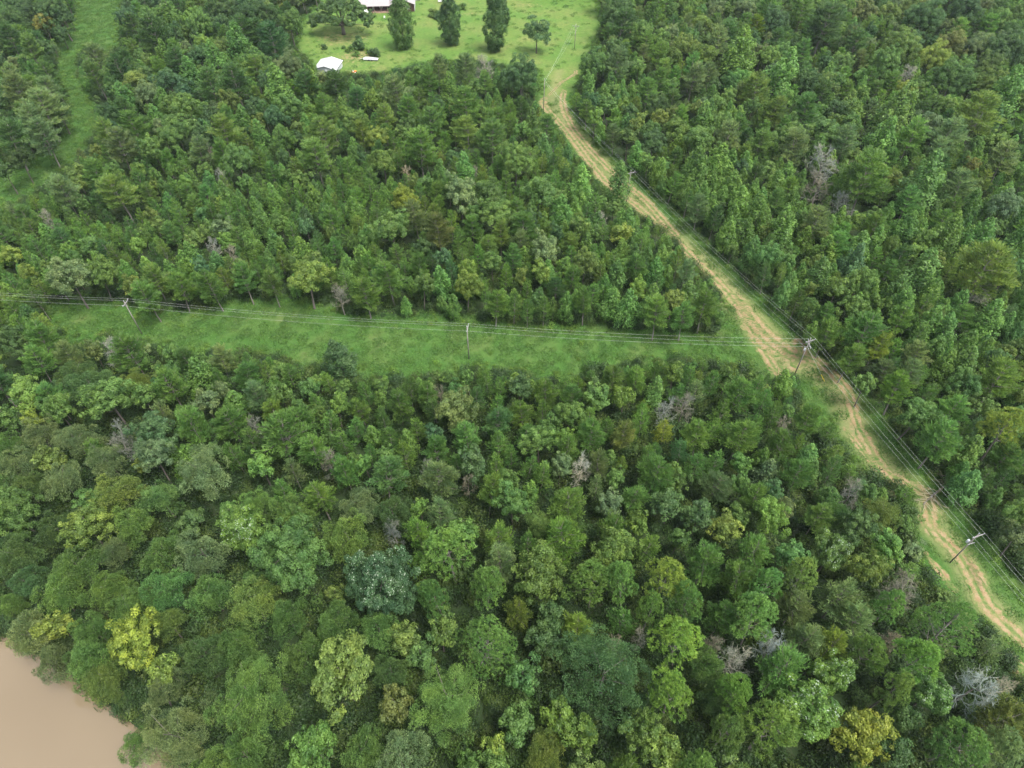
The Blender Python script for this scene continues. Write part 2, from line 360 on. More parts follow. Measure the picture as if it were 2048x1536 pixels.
def lump(g, amp=1.0, k=7):
    ax = rdir(g, k); am = g.uniform(-.16, .2, k); fr = g.uniform(1.5, 4, k); ph = g.uniform(0, 6.28, k)
    return lambda d: 1+amp*sum(am[i]*np.sin(fr[i]*(d@ax[i])*2+ph[i]) for i in range(k))*.75
def crown_broad(seed, R, h, nclump, nleaf, leaf, cr=.25, pale=False, squash=.8, fine=False, gap=.1, rough=1.3):
    g = np.random.default_rng(seed); lf = lump(g, rough); cz = h-R*squash*1.02; V = []
    d = rdir(g, nclump*3); d = d[d[:, 2] > -.55][:nclump]; nclump = len(d)
    rr = g.uniform(.58, 1.08, nclump)*lf(d)
    cpos = d*rr[:, None]*np.array([R, R, R*squash])*(1-cr*.55); keep = g.uniform(size=nclump) > gap
    cpos = cpos[keep]; d = d[keep]; crad = R*cr*g.uniform(.7, 1.3, len(cpos)); ct = np.clip(g.normal(1, .16, len(cpos)), .62, 1.4)
    parts = []
    for c, dd, r, t in zip(cpos, d, crad, ct):
        n = int(nleaf*(r/(R*cr))**2); q = rdir(g, n); q = unit(q+dd*.5+np.array([0, 0, .35])); rad = r*g.uniform(.55, 1.05, n)[:, None]
        if fine: q2 = unit(q*.7+rdir(g, n)*.8)
        else: q2 = unit(q+rdir(g, n)*.75+np.array([0, 0, .35]))
        pp = c+q*rad*np.array([1, 1, .8])
        if fine: v, f = blades(g, pp, unit(q*1.0+rdir(g, n)*.7+np.array([0, 0, -.1])), leaf*1.9, leaf*.62)
        else: v, f = leaves(g, pp, q2, leaf)
        tt = t*np.clip(g.normal(1, .16, n), .6, 1.4)
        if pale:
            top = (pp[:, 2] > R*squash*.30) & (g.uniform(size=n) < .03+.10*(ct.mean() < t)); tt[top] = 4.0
        parts.append((v+np.array([0, 0, cz]), f, tt))
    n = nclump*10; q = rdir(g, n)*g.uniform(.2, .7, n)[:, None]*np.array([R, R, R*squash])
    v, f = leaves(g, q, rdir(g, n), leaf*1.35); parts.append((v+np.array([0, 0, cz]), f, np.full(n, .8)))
    return joinm(parts)
def crown_poplar(seed, R, h, nbr, nleaf, leaf):
    g = np.random.default_rng(seed); parts = []; z0 = h*.10
    for i in range(nbr):
        u = (i+g.uniform())/nbr; z = z0+(h-z0)*u**.9
        prof = min(1, .62+u*1.3)*(1-u)**.60*1.25
        a = i*2.399+g.uniform(-.4, .4); L = R*prof*g.uniform(.62, 1.25)
        dr = np.array([math.cos(a), math.sin(a), 0]); cl = np.array([0, 0, z])+dr*L*.72; r = max(.32, L*.42)
        n = int(nleaf*(.4+r*r*.9)); q = unit(rdir(g, n)+dr*.6+np.array([0, 0, .5]))
        t = np.clip(g.normal(1, .15), .65, 1.4)
        pp = cl+q*np.array([r, r, r*1.5])*g.uniform(.5, 1.05, n)[:, None]
        v, f = leaves(g, pp, unit(q+rdir(g, n)*.75+np.array([0, 0, .3])), leaf); parts.append((v, f, t*np.clip(g.normal(1, .15, n), .6, 1.4)))
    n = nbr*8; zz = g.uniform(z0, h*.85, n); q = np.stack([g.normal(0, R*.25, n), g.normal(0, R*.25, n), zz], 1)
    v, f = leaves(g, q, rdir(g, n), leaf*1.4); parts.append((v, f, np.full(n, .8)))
    return joinm(parts)
def crown_feather(seed, R, h, whorls, dens, bl=.5, bw=.085, base=.38, flat=.55, ntw=9):
    """a pine of radial boughs carrying needle sprays: reads as star-bursts from above"""
    g = np.random.default_rng(seed); Pn, D, T = [], [], []
    br = []                                            # branch segments, for the woody part
    bend = g.normal(0, .03, 2)
    for w in range(whorls):
        u = (w+g.uniform(.1, .9))/whorls; z = h*base+(h*(1-base))*u*.93
        L0 = R*min(1, .55+u*1.4)*((1-u)**flat)*1.22+.25*R*.4
        nb = g.integers(5, 8); a0 = g.uniform(0, 6.28)
        for k in range(nb):
            a = a0+k*6.283/nb+g.uniform(-.3, .3); L = L0*g.uniform(.6, 1.18)
            el = g.uniform(.0, .35)+u*.75; dv = np.array([math.cos(a)*math.cos(el), math.sin(a)*math.cos(el), math.sin(el)])
            o = np.array([bend[0]*z, bend[1]*z, z]); tb = np.clip(g.normal(1, .17), .6, 1.4)
            side = np.array([-math.sin(a), math.cos(a), 0]); br.append((o, o+dv*L))
            nt_ = max(3, int(ntw*L/2.2))
            for j in range(nt_+1):
                s = .28+.72*j/nt_; sg = 1 if j % 2 else -1
                org = o+dv*L*s+np.array([0, 0, -.10*L*s*s*(1-u)])
                tl = L*.42*(1.12-s)+.28
                td = unit(dv*.75+side*sg*g.uniform(.55, 1.0)+np.array([0, 0, g.uniform(.05, .4)])) if j < nt_ else unit(dv+np.array([0, 0, .25]))
                m = max(4, int(dens*tl)); ss = g.uniform(0, 1, m)[:, None]
                Pn.append(org+td*tl*ss); D.append(unit(td*1.0+rdir(g, m)*.62+np.array([0, 0, .28]))); T.append(tb*np.clip(g.normal(1, .12, m), .7, 1.35))
    Pn = np.concatenate(Pn); D = np.concatenate(D); T = np.concatenate(T)
    v, f = blades(g, Pn, D, bl, bw); return (v, f, T), br
def crown_tuft(seed, R, h, lobes, tufts, bl=.48, bw=.09):
    """a tall pine with a cauliflower crown of round needle tufts"""
    g = np.random.default_rng(seed); Pn, D, T, br = [], [], [], []
    for i in range(lobes):
        u = i/(lobes-1); a = i*2.399+g.uniform(-.5, .5)
        rr = R*(.72*math.sqrt(min(1, (1-u)*1.25)))*g.uniform(.7, 1.1); z = h-R*1.65*(1-u)-R*.32
        c = np.array([rr*math.cos(a), rr*math.sin(a), z]); lr = R*g.uniform(.27, .42)*(1 if lobes < 20 else .78); br.append((np.array([0, 0, z-R*.35]), c))
        n = int(tufts*(lr/(R*.33))**2); q = rdir(g, n); q[:, 2] = np.abs(q[:, 2])*.9-.12; q = unit(q+np.array([math.cos(a), math.sin(a), 0])*.15)
        tc = c+q*lr*g.uniform(.72, 1.05, n)[:, None]*np.array([1, 1, .72]); tb = np.clip(g.normal(1, .10), .7, 1.3)
        for p, d in zip(tc, q):
            m = 13; Pn.append(np.repeat(p[None], m, 0)); D.append(unit(rdir(g, m)+d*.75+np.array([0, 0, .35]))); T.append(tb*np.clip(g.normal(1, .13), .65, 1.4)*np.clip(g.normal(1, .08, m), .75, 1.25))
    v, f = blades(g, np.concatenate(Pn), np.concatenate(D), bl, bw); return (v, f, np.concatenate(T)), br
def wood(g, h, r0, limbs=(), lean=.02, top=.9, segs=5, n=6):
    m = MB(); pts = [(g.normal(0, lean)*h*(i/segs)*.5, g.normal(0, lean)*h*(i/segs)*.5, h*top*i/segs-(.6 if i == 0 else 0)) for i in range(segs+1)]
    m.tube(pts, [r0*(1.25 if i == 0 else 1-.8*i/segs) for i in range(segs+1)], n)
    for a, b_ in limbs:
        a = Vector(a); b_ = Vector(b_); m.tube([a, a.lerp(b_, .5)+Vector((0, 0, .08)), b_], [r0*.28, r0*.18, r0*.06], 3, False)
    return m
def dead_mesh(seed, R, h, lv=3, droop=0.0, fine=True):
    g = np.random.default_rng(seed); m = MB(); ends = []
    def grow(p, d, L, r, k):
        q = p+d*L*.5+Vector(g.normal(0, .05*L, 3)); e = p+d*L
        m.tube([p, q, e], [r, r*.75, r*.45], 4 if r > .05 else 3, False)
        if k <= 1: ends.append((q, e, d))
        if k == 0: return
        for _ in range(g.integers(4, 7)):
            s = g.uniform(.25, 1.0); o = p.lerp(e, s)
            nd = (d*.75+Vector(rdir(g, 1)[0])*.75+Vector((0, 0, .12-droop))).normalized()
            grow(o, nd, L*g.uniform(.38, .62), r*.5, k-1)
    trunk = MB(); pts = [(g.normal(0, .12)*i, g.normal(0, .12)*i, h*.93*i/5-(.6 if i == 0 else 0)) for i in range(6)]
    r0 = .11+.012*h; trunk.tube(pts, [r0*(1-.82*i/5) for i in range(6)], 6)
    nb = 15
    for i in range(nb):
        u = .30+.70*i/(nb-1); j = min(4, int(u*5*.93)); z = h*.93*u; f_ = min(1, max(0, u*5-j)); p = Vector(pts[j]).lerp(Vector(pts[min(5, j+1)]), f_); p.z = z
        a = i*2.4+g.uniform(-.3, .3); el = .15+u*.75
        d = Vector((math.cos(a)*math.cos(el), math.sin(a)*math.cos(el), math.sin(el)))
        grow(p, d, R*(1.15-.55*u)*g.uniform(.7, 1.1), .075, lv-1)
    for q, e, d in ends:                                   # fine bare twigs
        for _ in range(3):
            o = q.lerp(e, g.uniform(0, 1)); t_ = (d+Vector(rdir(g, 1)[0])*.9).normalized()*g.uniform(.35, .8)
            s = t_.cross(Vector(rdir(g, 1)[0])).normalized()*.022
            m.add([o-s, o+s, o+t_+s*.4, o+t_-s*.4], [(0, 1, 2, 3)])
    return trunk, m

PROTO = {}     # kind -> list of dict(crown mesh, trunk mesh, R, h, zc)
def reg(kind, crown, trunk_mb, R, h, zc, bark, leafm=None):
    if isinstance(crown, tuple): cm = mesh_np('crown_'+kind, crown[0], crown[1], (leafm or M_leaf,), tint=crown[2])
    else:
        cm = bpy.data.meshes.new('branches'); cm.from_pydata(crown.v, [], crown.f); cm.materials.append(M_twig)
        a = cm.attributes.new('tint', 'FLOAT', 'FACE'); a.data.foreach_set('value', np.clip(rng.normal(1, .15, len(crown.f)), .6, 1.4).astype(np.float32)); cm.update()
    tm_ = bpy.data.meshes.new('trunk'); tm_.from_pydata(trunk_mb.v, [], trunk_mb.f); tm_.materials.append(bark); tm_.update()
    PROTO.setdefault(kind, []).append(dict(crown=cm, trunk=tm_, R=R, h=h, zc=zc))
g0 = np.random.default_rng(3)
def limbs_of(R, h, n=6, lo=.35, hi=.8):
    L = []
    for i in range(n):
        a = i*2.4; z = h*(lo+(hi-lo)*i/n); L.append(((0, 0, z), (R*.6*math.cos(a), R*.6*math.sin(a), z+R*.45)))
    return L
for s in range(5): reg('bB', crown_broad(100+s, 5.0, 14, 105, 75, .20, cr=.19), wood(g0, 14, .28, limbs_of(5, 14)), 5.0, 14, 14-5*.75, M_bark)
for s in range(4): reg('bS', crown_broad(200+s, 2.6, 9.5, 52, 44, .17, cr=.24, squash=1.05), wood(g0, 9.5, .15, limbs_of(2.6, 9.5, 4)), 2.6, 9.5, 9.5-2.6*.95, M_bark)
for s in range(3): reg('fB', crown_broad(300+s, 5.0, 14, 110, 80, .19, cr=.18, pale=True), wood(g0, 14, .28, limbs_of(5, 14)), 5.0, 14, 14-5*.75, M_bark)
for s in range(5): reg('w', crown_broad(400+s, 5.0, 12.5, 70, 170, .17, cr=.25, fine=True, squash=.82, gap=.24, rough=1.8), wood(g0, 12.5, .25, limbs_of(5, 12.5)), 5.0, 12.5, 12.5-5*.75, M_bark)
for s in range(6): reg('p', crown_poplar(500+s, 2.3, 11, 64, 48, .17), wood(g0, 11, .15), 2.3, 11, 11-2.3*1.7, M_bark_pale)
for s in range(5):
    c, br = crown_feather(600+s, 3.5, 12, 9, 12, .62, .10); reg('vB', c, wood(g0, 12, .17, br[::2]), 3.5, 12, 9.0, M_bark_pale)
for s in range(5):
    c, br = crown_feather(700+s, 2.3, 9, 8, 10, .5, .11, base=.26, flat=.62, ntw=7); reg('vS', c, wood(g0, 9, .11, br[::3]), 2.3, 9, 6.6, M_bark_pale)
for s in range(4):
    c, br = crown_tuft(800+s, 4.5, 18, 14, 42); reg('l', c, wood(g0, 18, .26, br), 4.5, 18, 14.6, M_bark_pale)
# large near trees: the same kinds with finer leaves
for s in range(3): reg('bL', crown_broad(1100+s, 8.0, 19, 230, 105, .19, cr=.145), wood(g0, 19, .38, limbs_of(8, 19, 8)), 8.0, 19, 19-8*.75, M_bark)
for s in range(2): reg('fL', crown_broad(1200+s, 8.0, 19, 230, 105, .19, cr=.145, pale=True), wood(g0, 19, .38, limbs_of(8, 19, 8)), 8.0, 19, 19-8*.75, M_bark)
for s in range(4): reg('wL', crown_broad(1300+s, 8.0, 17, 150, 210, .15, cr=.17, fine=True, squash=.82, gap=.24, rough=1.9), wood(g0, 17, .35, limbs_of(8, 17, 8)), 8.0, 17, 17-8*.75, M_bark)
for s in range(3):
    c, br = crown_tuft(1400+s, 7.0, 20, 26, 58, .42, .085); reg('lL', c, wood(g0, 20, .32, br), 7.0, 20, 20-7*.75, M_bark_pale)
for s in range(4):
    t, m = dead_mesh(900+s, 3.0, 10, 3); reg('d', m, t, 3.0, 10, 7.6, M_bark_pale)
reg('c', crown_poplar(950, 2.5, 11, 60, 80, .16), wood(g0, 11, .16), 2.5, 11, 11-2.5*1.7, M_bark)

# colours of the foliage (real-world albedo)
PAL = {'g': (.080, .142, .040), 'd': (.055, .103, .038), 'o': (.095, .145, .042), 'y': (.128, .180, .042), 'Y': (.140, .188, .036),
       't': (.054, .104, .046), 'h': (.090, .160, .038), 's': (.100, .140, .062), 'r': (.106, .132, .042), 'x': (.24, .232, .195), 'n': (.175, .155, .12), 'f': (.055, .13, .050)}
CW = {'g': ['mid green', 'plain green', 'leafy green'], 'd': ['dark green', 'deep green'], 'o': ['olive green', 'dull olive'], 'y': ['yellow-green'], 'Y': ['bright yellow'],
      't': ['bluish dark green', 'teal green'], 'h': ['fresh bright green', 'light green'], 's': ['grey-green', 'sage green'], 'r': ['rusty brown-tinged'], 'x': ['pale grey'], 'n': ['brownish grey'], 'f': ['pale-flecked green']}
NAME = {'b': ('broadleaf_tree', 'broadleaf tree'), 'f': ('broadleaf_tree', 'broadleaf tree'), 'w': ('broadleaf_tree', 'broadleaf tree'), 'p': ('poplar_tree', 'poplar'),
        'v': ('pine_tree', 'pine'), 'l': ('pine_tree', 'pine'), 'd': ('dead_tree', 'dead tree'), 'c': ('conifer_tree', 'conifer')}
SHAPE = {'b': 'rounded', 'f': 'rounded', 'w': 'fine-leaved', 'p': 'pointed', 'v': 'feathery', 'l': 'tufted', 'd': 'leafless', 'c': 'conical'}

# ---------------------------------------------------------------- the trees the photo shows, tile by tile: kind colour x y width (tile pixels, 2.926 per photo pixel)
TILES = [
 (0, 0, """b t 200 50 140;b d 60 110 150;b d 340 60 190;b d 450 100 130;b r 250 135 105 @orange-brown topped broadleaf tree among dark ones, far left of the meadow#the orange-brown tree;b d 400 190 200;v d 60 230 150;v o 190 300 170;b d 290 280 150;v s 70 430 110;v o 330 420 180
v s 100 540 200;v s 250 640 220;v s 330 520 170;v s 200 730 200;v d 60 820 200;b d 380 640 150;v s 300 800 250;b d 150 920 180;b d 60 990 150;b t 740 90 120;v d 780 150 130;b g 860 90 120;p h 980 80 110;v d 900 200 200;v o 840 250 160
b g 1160 130 170;p h 1180 140 100;b t 1300 120 110;b d 1280 40 180;b d 1450 60 200;b d 1560 90 160;b g 1690 120 120 @tall dark green broadleaf tree at the left edge of the field#the tree left of the field;v s 650 180 90;v s 500 260 130;v s 600 330 180;v d 700 400 150;v o 560 430 150;b h 1170 260 120 @light green rounded tree in the upper left wood, lighter than all around#the light upper-left tree;b d 1160 320 120;p h 1400 270 150;p h 1270 360 130;v d 1430 190 180;v d 1600 250 200;v d 1520 200 150
b g 1500 330 130;v o 1490 400 150;b s 1680 370 170;v d 1050 360 150;p h 950 310 90;p h 1130 420 110 @bright pointed poplar rising above dark trees in the upper left wood#the bright upper poplar;b t 990 470 140;b t 1080 520 100;p t 760 440 90;v d 1240 500 180;v d 1380 480 200;p h 720 590 120;b g 660 510 100;b s 860 540 130;v d 740 640 120;b g 1100 620 160;p h 1620 520 160;b g 1580 560 170;b g 1700 620 150;v d 1800 500 160
p h 1840 510 110 @slender bright poplar just below the white metal roof#the poplar below the roof;v d 1960 490 150;p h 1800 620 80;p h 910 680 90;v g 780 740 160;v o 640 780 170;v s 700 860 200;b g 1000 760 200;v o 1310 770 190;p h 1410 680 80;p h 1520 780 100;b h 1670 800 130;v o 1900 800 210 @big dome-topped dark olive pine in the upper middle wood#the dome-topped olive pine;v o 1850 910 200
v s 1150 880 150;b g 900 850 150;b g 1400 930 170;v g 1300 900 150;v s 420 930 150;v s 500 900 120;v s 90 1110 130;b d 540 880 100;v s 380 1130 200;v g 560 1020 150;v o 700 1130 200;p h 1600 1160 110;p h 1490 1200 90;p h 1910 1160 60;c t 1790 1290 90;b s 1280 1310 120;v s 60 1220 140;b s 1890 445 95;b d 1970 450 90;b y 40 1480 110 @yellowish tree at the left edge above the power line#the yellowish edge tree"""),
 (560, 0, """v d 760 395 140;v s 920 400 130;v s 1090 400 150;v g 880 470 150;p h 990 510 100 @bright pointed poplar below the field's lower edge#the poplar below the field;b d 1420 440 230 @broad dark rounded tree at the lower right corner of the field#the field corner tree;b d 1340 330 140;d x 1195 380 110 @pale grey dead tree at the lower edge of the field#the field's dead tree;b g 1820 370 140;b h 1810 460 80;v s 1960 380 180;v d 1990 160 190;b d 1960 70 170;v s 700 530 200;v g 740 640 150;v o 880 720 170;v o 1100 780 170;v o 1240 800 180;b h 1410 760 100;v o 1560 740 120;v g 1100 640 200
b Y 730 1140 150 @bright yellow-green tree standing out in the middle of the wood#the yellow-green middle tree;b y 560 790 130;b g 440 690 130;v o 610 680 150;b g 600 930 150;v g 820 880 230;p h 1100 1000 120;p h 850 1000 70;p g 1540 870 100;p g 1690 900 120;p h 1760 1060 130;b g 1380 930 200;b g 1520 1110 200;p h 1640 1220 120 @narrow bright poplar, a clean cone, in the middle wood left of the track#the cone poplar;p h 1540 1240 80;b g 1950 1220 160;p g 1990 1050 130 @green poplar directly left of the utility pole halfway up the track#the poplar by the pole
b s 1060 1130 200;b g 1230 1130 200;v s 800 1270 170;b g 650 1310 200 @wide dark rounded broadleaf tree below the bright yellow-green tree#the wide dark middle tree;v s 930 1340 170;b t 150 1300 90;v g 300 1280 150;p h 280 1130 60;b g 1260 1250 180;v s 1400 1400 120;b s 1560 1450 170;b t 930 1480 100;v g 1440 1330 170;b y 2000 1350 130 @yellow-green bushy tree at the left edge of the dirt track#the yellow-green track tree;b t 1460 1270 110"""),
 (1348, 0, """b d 1480 90 220;v g 740 80 150;v t 870 150 240 @large blue-green feathery pine near the top of the right wood#the blue-green pine;b t 600 110 160;v g 560 40 150;b s 1110 60 130;b d 1720 60 200;b g 2000 170 150;b d 1950 280 220;b s 1650 240 150;b s 1780 260 160;b g 1330 260 220;b g 1250 350 180;b y 1530 320 180 @yellowish green rounded tree in the upper right wood#the yellowish upper-right tree;b d 1850 380 180
v d 1060 260 150;p h 400 310 160 @tall bright poplar in the wood right of the field#the tall right poplar;b h 170 320 140;v s 250 250 170;v d 310 210 150;p h 590 420 170;v o 490 520 180;v s 110 450 150 @grey-green pine on tall bare pale trunks right of the track#the bare-trunked pine;v s 390 540 110;p h 180 690 120;v o 560 650 170;v g 760 640 170;b h 650 570 110;b y 1370 520 110;p g 1260 640 200;b g 1650 440 220;b g 1860 490 180;p h 1960 540 170;v o 1780 680 260;b g 1040 700 120;p h 1040 690 110
p h 1210 800 150;b g 1180 900 130;v g 1390 800 200;v s 1600 790 200;v s 320 800 180;v o 500 820 150;b g 160 820 180;v s 700 870 200;v s 1000 830 170;d n 860 960 190 @tall pinkish grey dead tree, the largest in the right wood#the tall pinkish dead tree;d n 850 1090 160 @lower grey dead crown directly below the tall pinkish dead tree;v g 1130 1050 310 @huge dome-shaped green pine beside the pinkish dead tree#the huge domed pine;p g 1460 1060 210
v s 1560 900 150;v s 1680 1100 170;b r 1760 960 80 @small brown-topped broadleaf tree in the right wood#the brown-topped tree;v s 1930 940 180;b s 1920 1200 170 @pale sage rounded tree at the right edge of the photo#the pale sage tree;d x 1010 1180 130 @low pale grey dead tree below the huge domed pine;p h 700 1180 110;p h 590 1090 110;p h 470 1110 80;p h 340 1080 110;p h 240 960 140;p h 120 990 150;p h 390 1180 120;p h 500 1240 130
p h 650 1330 160;p h 420 1350 110;p g 470 1470 110;p h 770 1390 90;v s 830 1300 190;v g 1180 1320 160;b h 1060 1280 110;p h 1340 1330 130;b h 1450 1380 130;p h 1590 1370 160 @broad bright poplar standing high in the right wood#the broad right poplar;p h 1790 1400 150;p h 1990 1410 160;p h 1070 1440 130;p h 1180 1400 110;p h 880 1450 110;v g 960 1420 150;b h 1400 1460 110;v g 1370 1180 160;b g 700 780 150;v s 150 1200 130"""),
 (0, 500, """b y 150 110 80;b s 400 150 220;b g 560 120 170;v o 900 150 160;v g 1040 210 150;v g 860 260 170;v g 1240 200 170;v g 1430 170 150;v o 1590 190 140;b y 1790 160 210 @yellow-green rounded tree at the far side of the grassy strip#the rounded strip tree;b t 1160 80 100;d n 1990 260 100;b d 50 520 180;v g 210 520 200;v g 200 640 180;v s 390 600 160;b r 520 560 110 @pinkish pale tree beside the left utility pole, grass side#the pinkish pole tree;d x 650 580 110;v g 780 610 220
v d 1150 560 170;v s 1290 650 150;p h 1160 720 150 @fresh green conical poplar on the near side of the grassy strip#the near strip poplar;b t 1510 600 70;b t 1640 620 100;c t 1990 620 150 @dark teal conical conifer at the near edge of the grassy strip#the dark teal conifer;v g 1420 730 150;b y 120 810 200 @yellow-green rounded tree near the left edge of the photo#the left yellow-green tree;b Y 170 970 100 @small vivid yellow tree near the left edge of the photo#the small vivid yellow tree;b g 330 920 170;b g 640 870 250;b t 900 1040 200 @dark teal rounded tree in the left wood beside a brown dead tree#the dark teal tree
d n 730 1110 160 @brown dead tree with drooping pale limbs in the left wood#the brown dead tree;v g 1130 1040 220;v g 1350 1000 200;d n 1480 1020 110;w s 220 1090 200;w s 430 1110 200;v g 1640 1080 300;v g 1850 1170 200;d n 1920 1240 110;b h 1520 1240 160;w s 640 1230 180;b s 900 1210 200;w s 1200 1300 280 @pale sage fine-leaved tree with spreading crown in the left wood#the pale spreading tree;w s 350 1330 200;w o 700 1420 250;w o 940 1440 200;v g 1650 1400 140;v g 1880 1440 200;b h 1960 900 110;b g 1640 820 150;v g 1000 800 200;v g 1750 980 200"""),
 (700, 500, """v g 90 240 180;v g 230 150 200;p h 540 170 110 @slim bright poplar at the far edge of the grassy strip, near its middle pole#the slim strip poplar;b g 680 190 150;v g 850 300 140;v g 960 300 110;v g 1040 330 90;v g 1135 320 100;p h 1510 300 110 @bright poplar standing at the far edge of the grassy strip, right half#the right strip poplar;p g 1560 150 110;b h 1670 210 100;v g 1800 370 180;v g 1960 380 160;v g 1300 150 130;v s 690 620 90;b t 990 770 140 @round blue-grey tree on the near side of the grassy strip#the round blue-grey tree
b g 1440 840 160;b h 1620 830 150;b r 640 930 230 @orange-tinged rounded tree in the middle of the near wood#the orange-tinged tree;v g 1150 820 160;v g 400 700 120;b g 550 730 120;b g 700 740 100;v g 700 1100 180;v d 860 990 180;b g 1290 930 170;v g 1400 970 120;b g 1110 1080 180;b h 1080 1140 100;b t 720 1240 180 @teal rounded tree in the centre of the near wood#the central teal tree;b t 480 1050 120;v r 1600 1070 150 @rusty-tinged feathery pine in the right of the near wood#the rusty pine;d x 1350 1260 130 @white-grey dead tree in the centre of the near wood#the central dead tree;v s 1450 1240 150;v g 1780 1290 220
v s 520 1340 230;v d 200 1340 230;v g 810 1410 190;b g 950 1450 200;v g 1290 1480 220;d x 430 1260 80;d n 1960 880 120;d x 1850 930 110;v g 1280 1150 170;v y 1850 1030 110;b h 90 1220 110;d n 690 1345 80;b h 410 1490 110;b h 1910 690 130;d n 520 810 70"""),
 (1348, 500, """p h 650 770 100 @bright green poplar beside the junction pole, at the dirt track's edge#the poplar by the junction;v g 180 320 190;p t 1040 70 150;p g 860 140 130;b g 960 220 140;p g 1440 130 180;v o 1800 110 340 @very broad olive pine near the right edge of the photo#the very broad olive pine;d x 1760 220 150 @pale grey bare-limbed tree below the very broad olive pine;v g 1330 400 160;p h 1350 310 130;p h 1490 430 130;p g 1610 460 120;p h 1700 560 120;p h 1860 400 150 @bright leaning poplar near the right edge, above the near wood#the bright leaning poplar
p h 1590 680 120;v g 1100 470 230;v g 900 480 170;v y 1190 560 150;b g 1140 770 130;v g 1030 640 150;v s 1380 720 150;b g 1700 780 170;v g 1900 770 250;b g 1420 950 200;v g 1600 940 200;l y 1980 1020 250 @pale yellow-green tufted pine at the right edge of the photo#the pale tufted edge pine;d x 1810 1110 110;v g 1550 1120 250;v g 1940 1200 180;p h 1640 300 110;v g 360 830 200;v g 380 1080 220;v g 640 1140 190;v g 150 1080 180;d n 640 1040 110;b h 680 1040 90;b s 830 930 110
v g 900 1060 150;b h 400 1240 130;p s 540 1290 110;v g 730 1300 180;d n 1040 1410 130;b g 1150 1410 100;v g 480 1450 190"""),
 (0, 1011, """w d 90 300 230;b y 500 120 240 @yellow-green rounded tree in the riverside wood, upper part#the riverside yellow-green tree;w s 640 260 170;w g 450 350 250;w g 620 480 200;b y 330 680 210 @thin yellow tree overhanging the river bank#the thin yellow bank tree;b Y 790 790 290 @bright yellow tree near the river bank, the brightest of all#the bright yellow tree;w s 170 740 250;w s 300 880 200;w g 510 900 240;w d 1200 830 250;w g 940 250 220;w s 1200 270 280;w g 970 480 230;w g 1220 500 230;w o 1480 560 280
f h 1440 120 250 @light green tree with pale leaf tips in the left near wood#the pale-tipped tree;b g 1720 270 420 @very large bright green clumpy tree in the left near wood#the large clumpy tree;w o 980 680 170;w g 1390 780 240;w g 1460 1130 450 @very large fine-leaved tree in the bottom left wood beside the river#the large riverside tree;w s 1060 1290 400 @large sage tree leaning over the river at the bottom#the sage tree over the river;w s 900 1080 200;w o 600 1020 230;b y 960 930 190;w g 1760 850 260;w g 1950 680 230;b o 2020 1030 370 @large olive-yellow tree in the bottom wood left of centre#the large olive-yellow tree
b h 1840 1400 270;w g 760 1330 180;w g 1450 1460 240;w g 60 570 130;w g 330 520 240"""),
 (700, 1011, """f t 170 430 390 @large dark teal tree topped with white-flecked leaves#the white-flecked teal tree;d n 260 150 110;v h 400 150 190 @vivid green feathery tree above right of a white-flecked teal tree#the vivid green tree;l g 590 240 290 @tufted pine with a rusty spot on top in the bottom wood#the rusty-spotted pine;l g 530 500 200;v g 870 200 200;v s 880 350 220;v g 1050 230 150;l g 790 420 230;v h 1270 190 260;v g 1510 130 190;l g 1440 400 260;l g 1640 420 220;l y 1850 370 250 @yellow-green tufted pine, the lightest in the bottom wood#the lightest tufted pine
b h 1680 90 150;b g 1920 170 130;v g 1730 210 150;l g 780 750 430 @very large round tufted pine in the bottom centre#the very large tufted pine;l g 1770 570 180;v g 1600 650 170;v y 1330 700 190;l g 2000 530 210;l h 1920 770 300;l h 1910 1080 260;b g 1020 980 200;w d 1500 990 500 @huge dark fine-leaved tree at the bottom, right of centre#the huge dark tree;d x 1550 790 80;d x 1700 770 90;b d 1120 760 190;b o 330 760 190;b o 430 870 170;b r 250 1150 210 @orange-brown tinged tree at the bottom left of centre#the orange-tinged bottom tree
w g 600 1150 440 @large fine-leaved green tree at the bottom, left of centre#the large bottom green tree;b g 960 1260 220;b h 1230 1230 220;b h 1370 1340 190;b y 880 1400 150;b g 1700 1350 250;w s 280 1480 290;b y 1830 1440 230;b h 690 1490 150;w o 1150 1490 240"""),
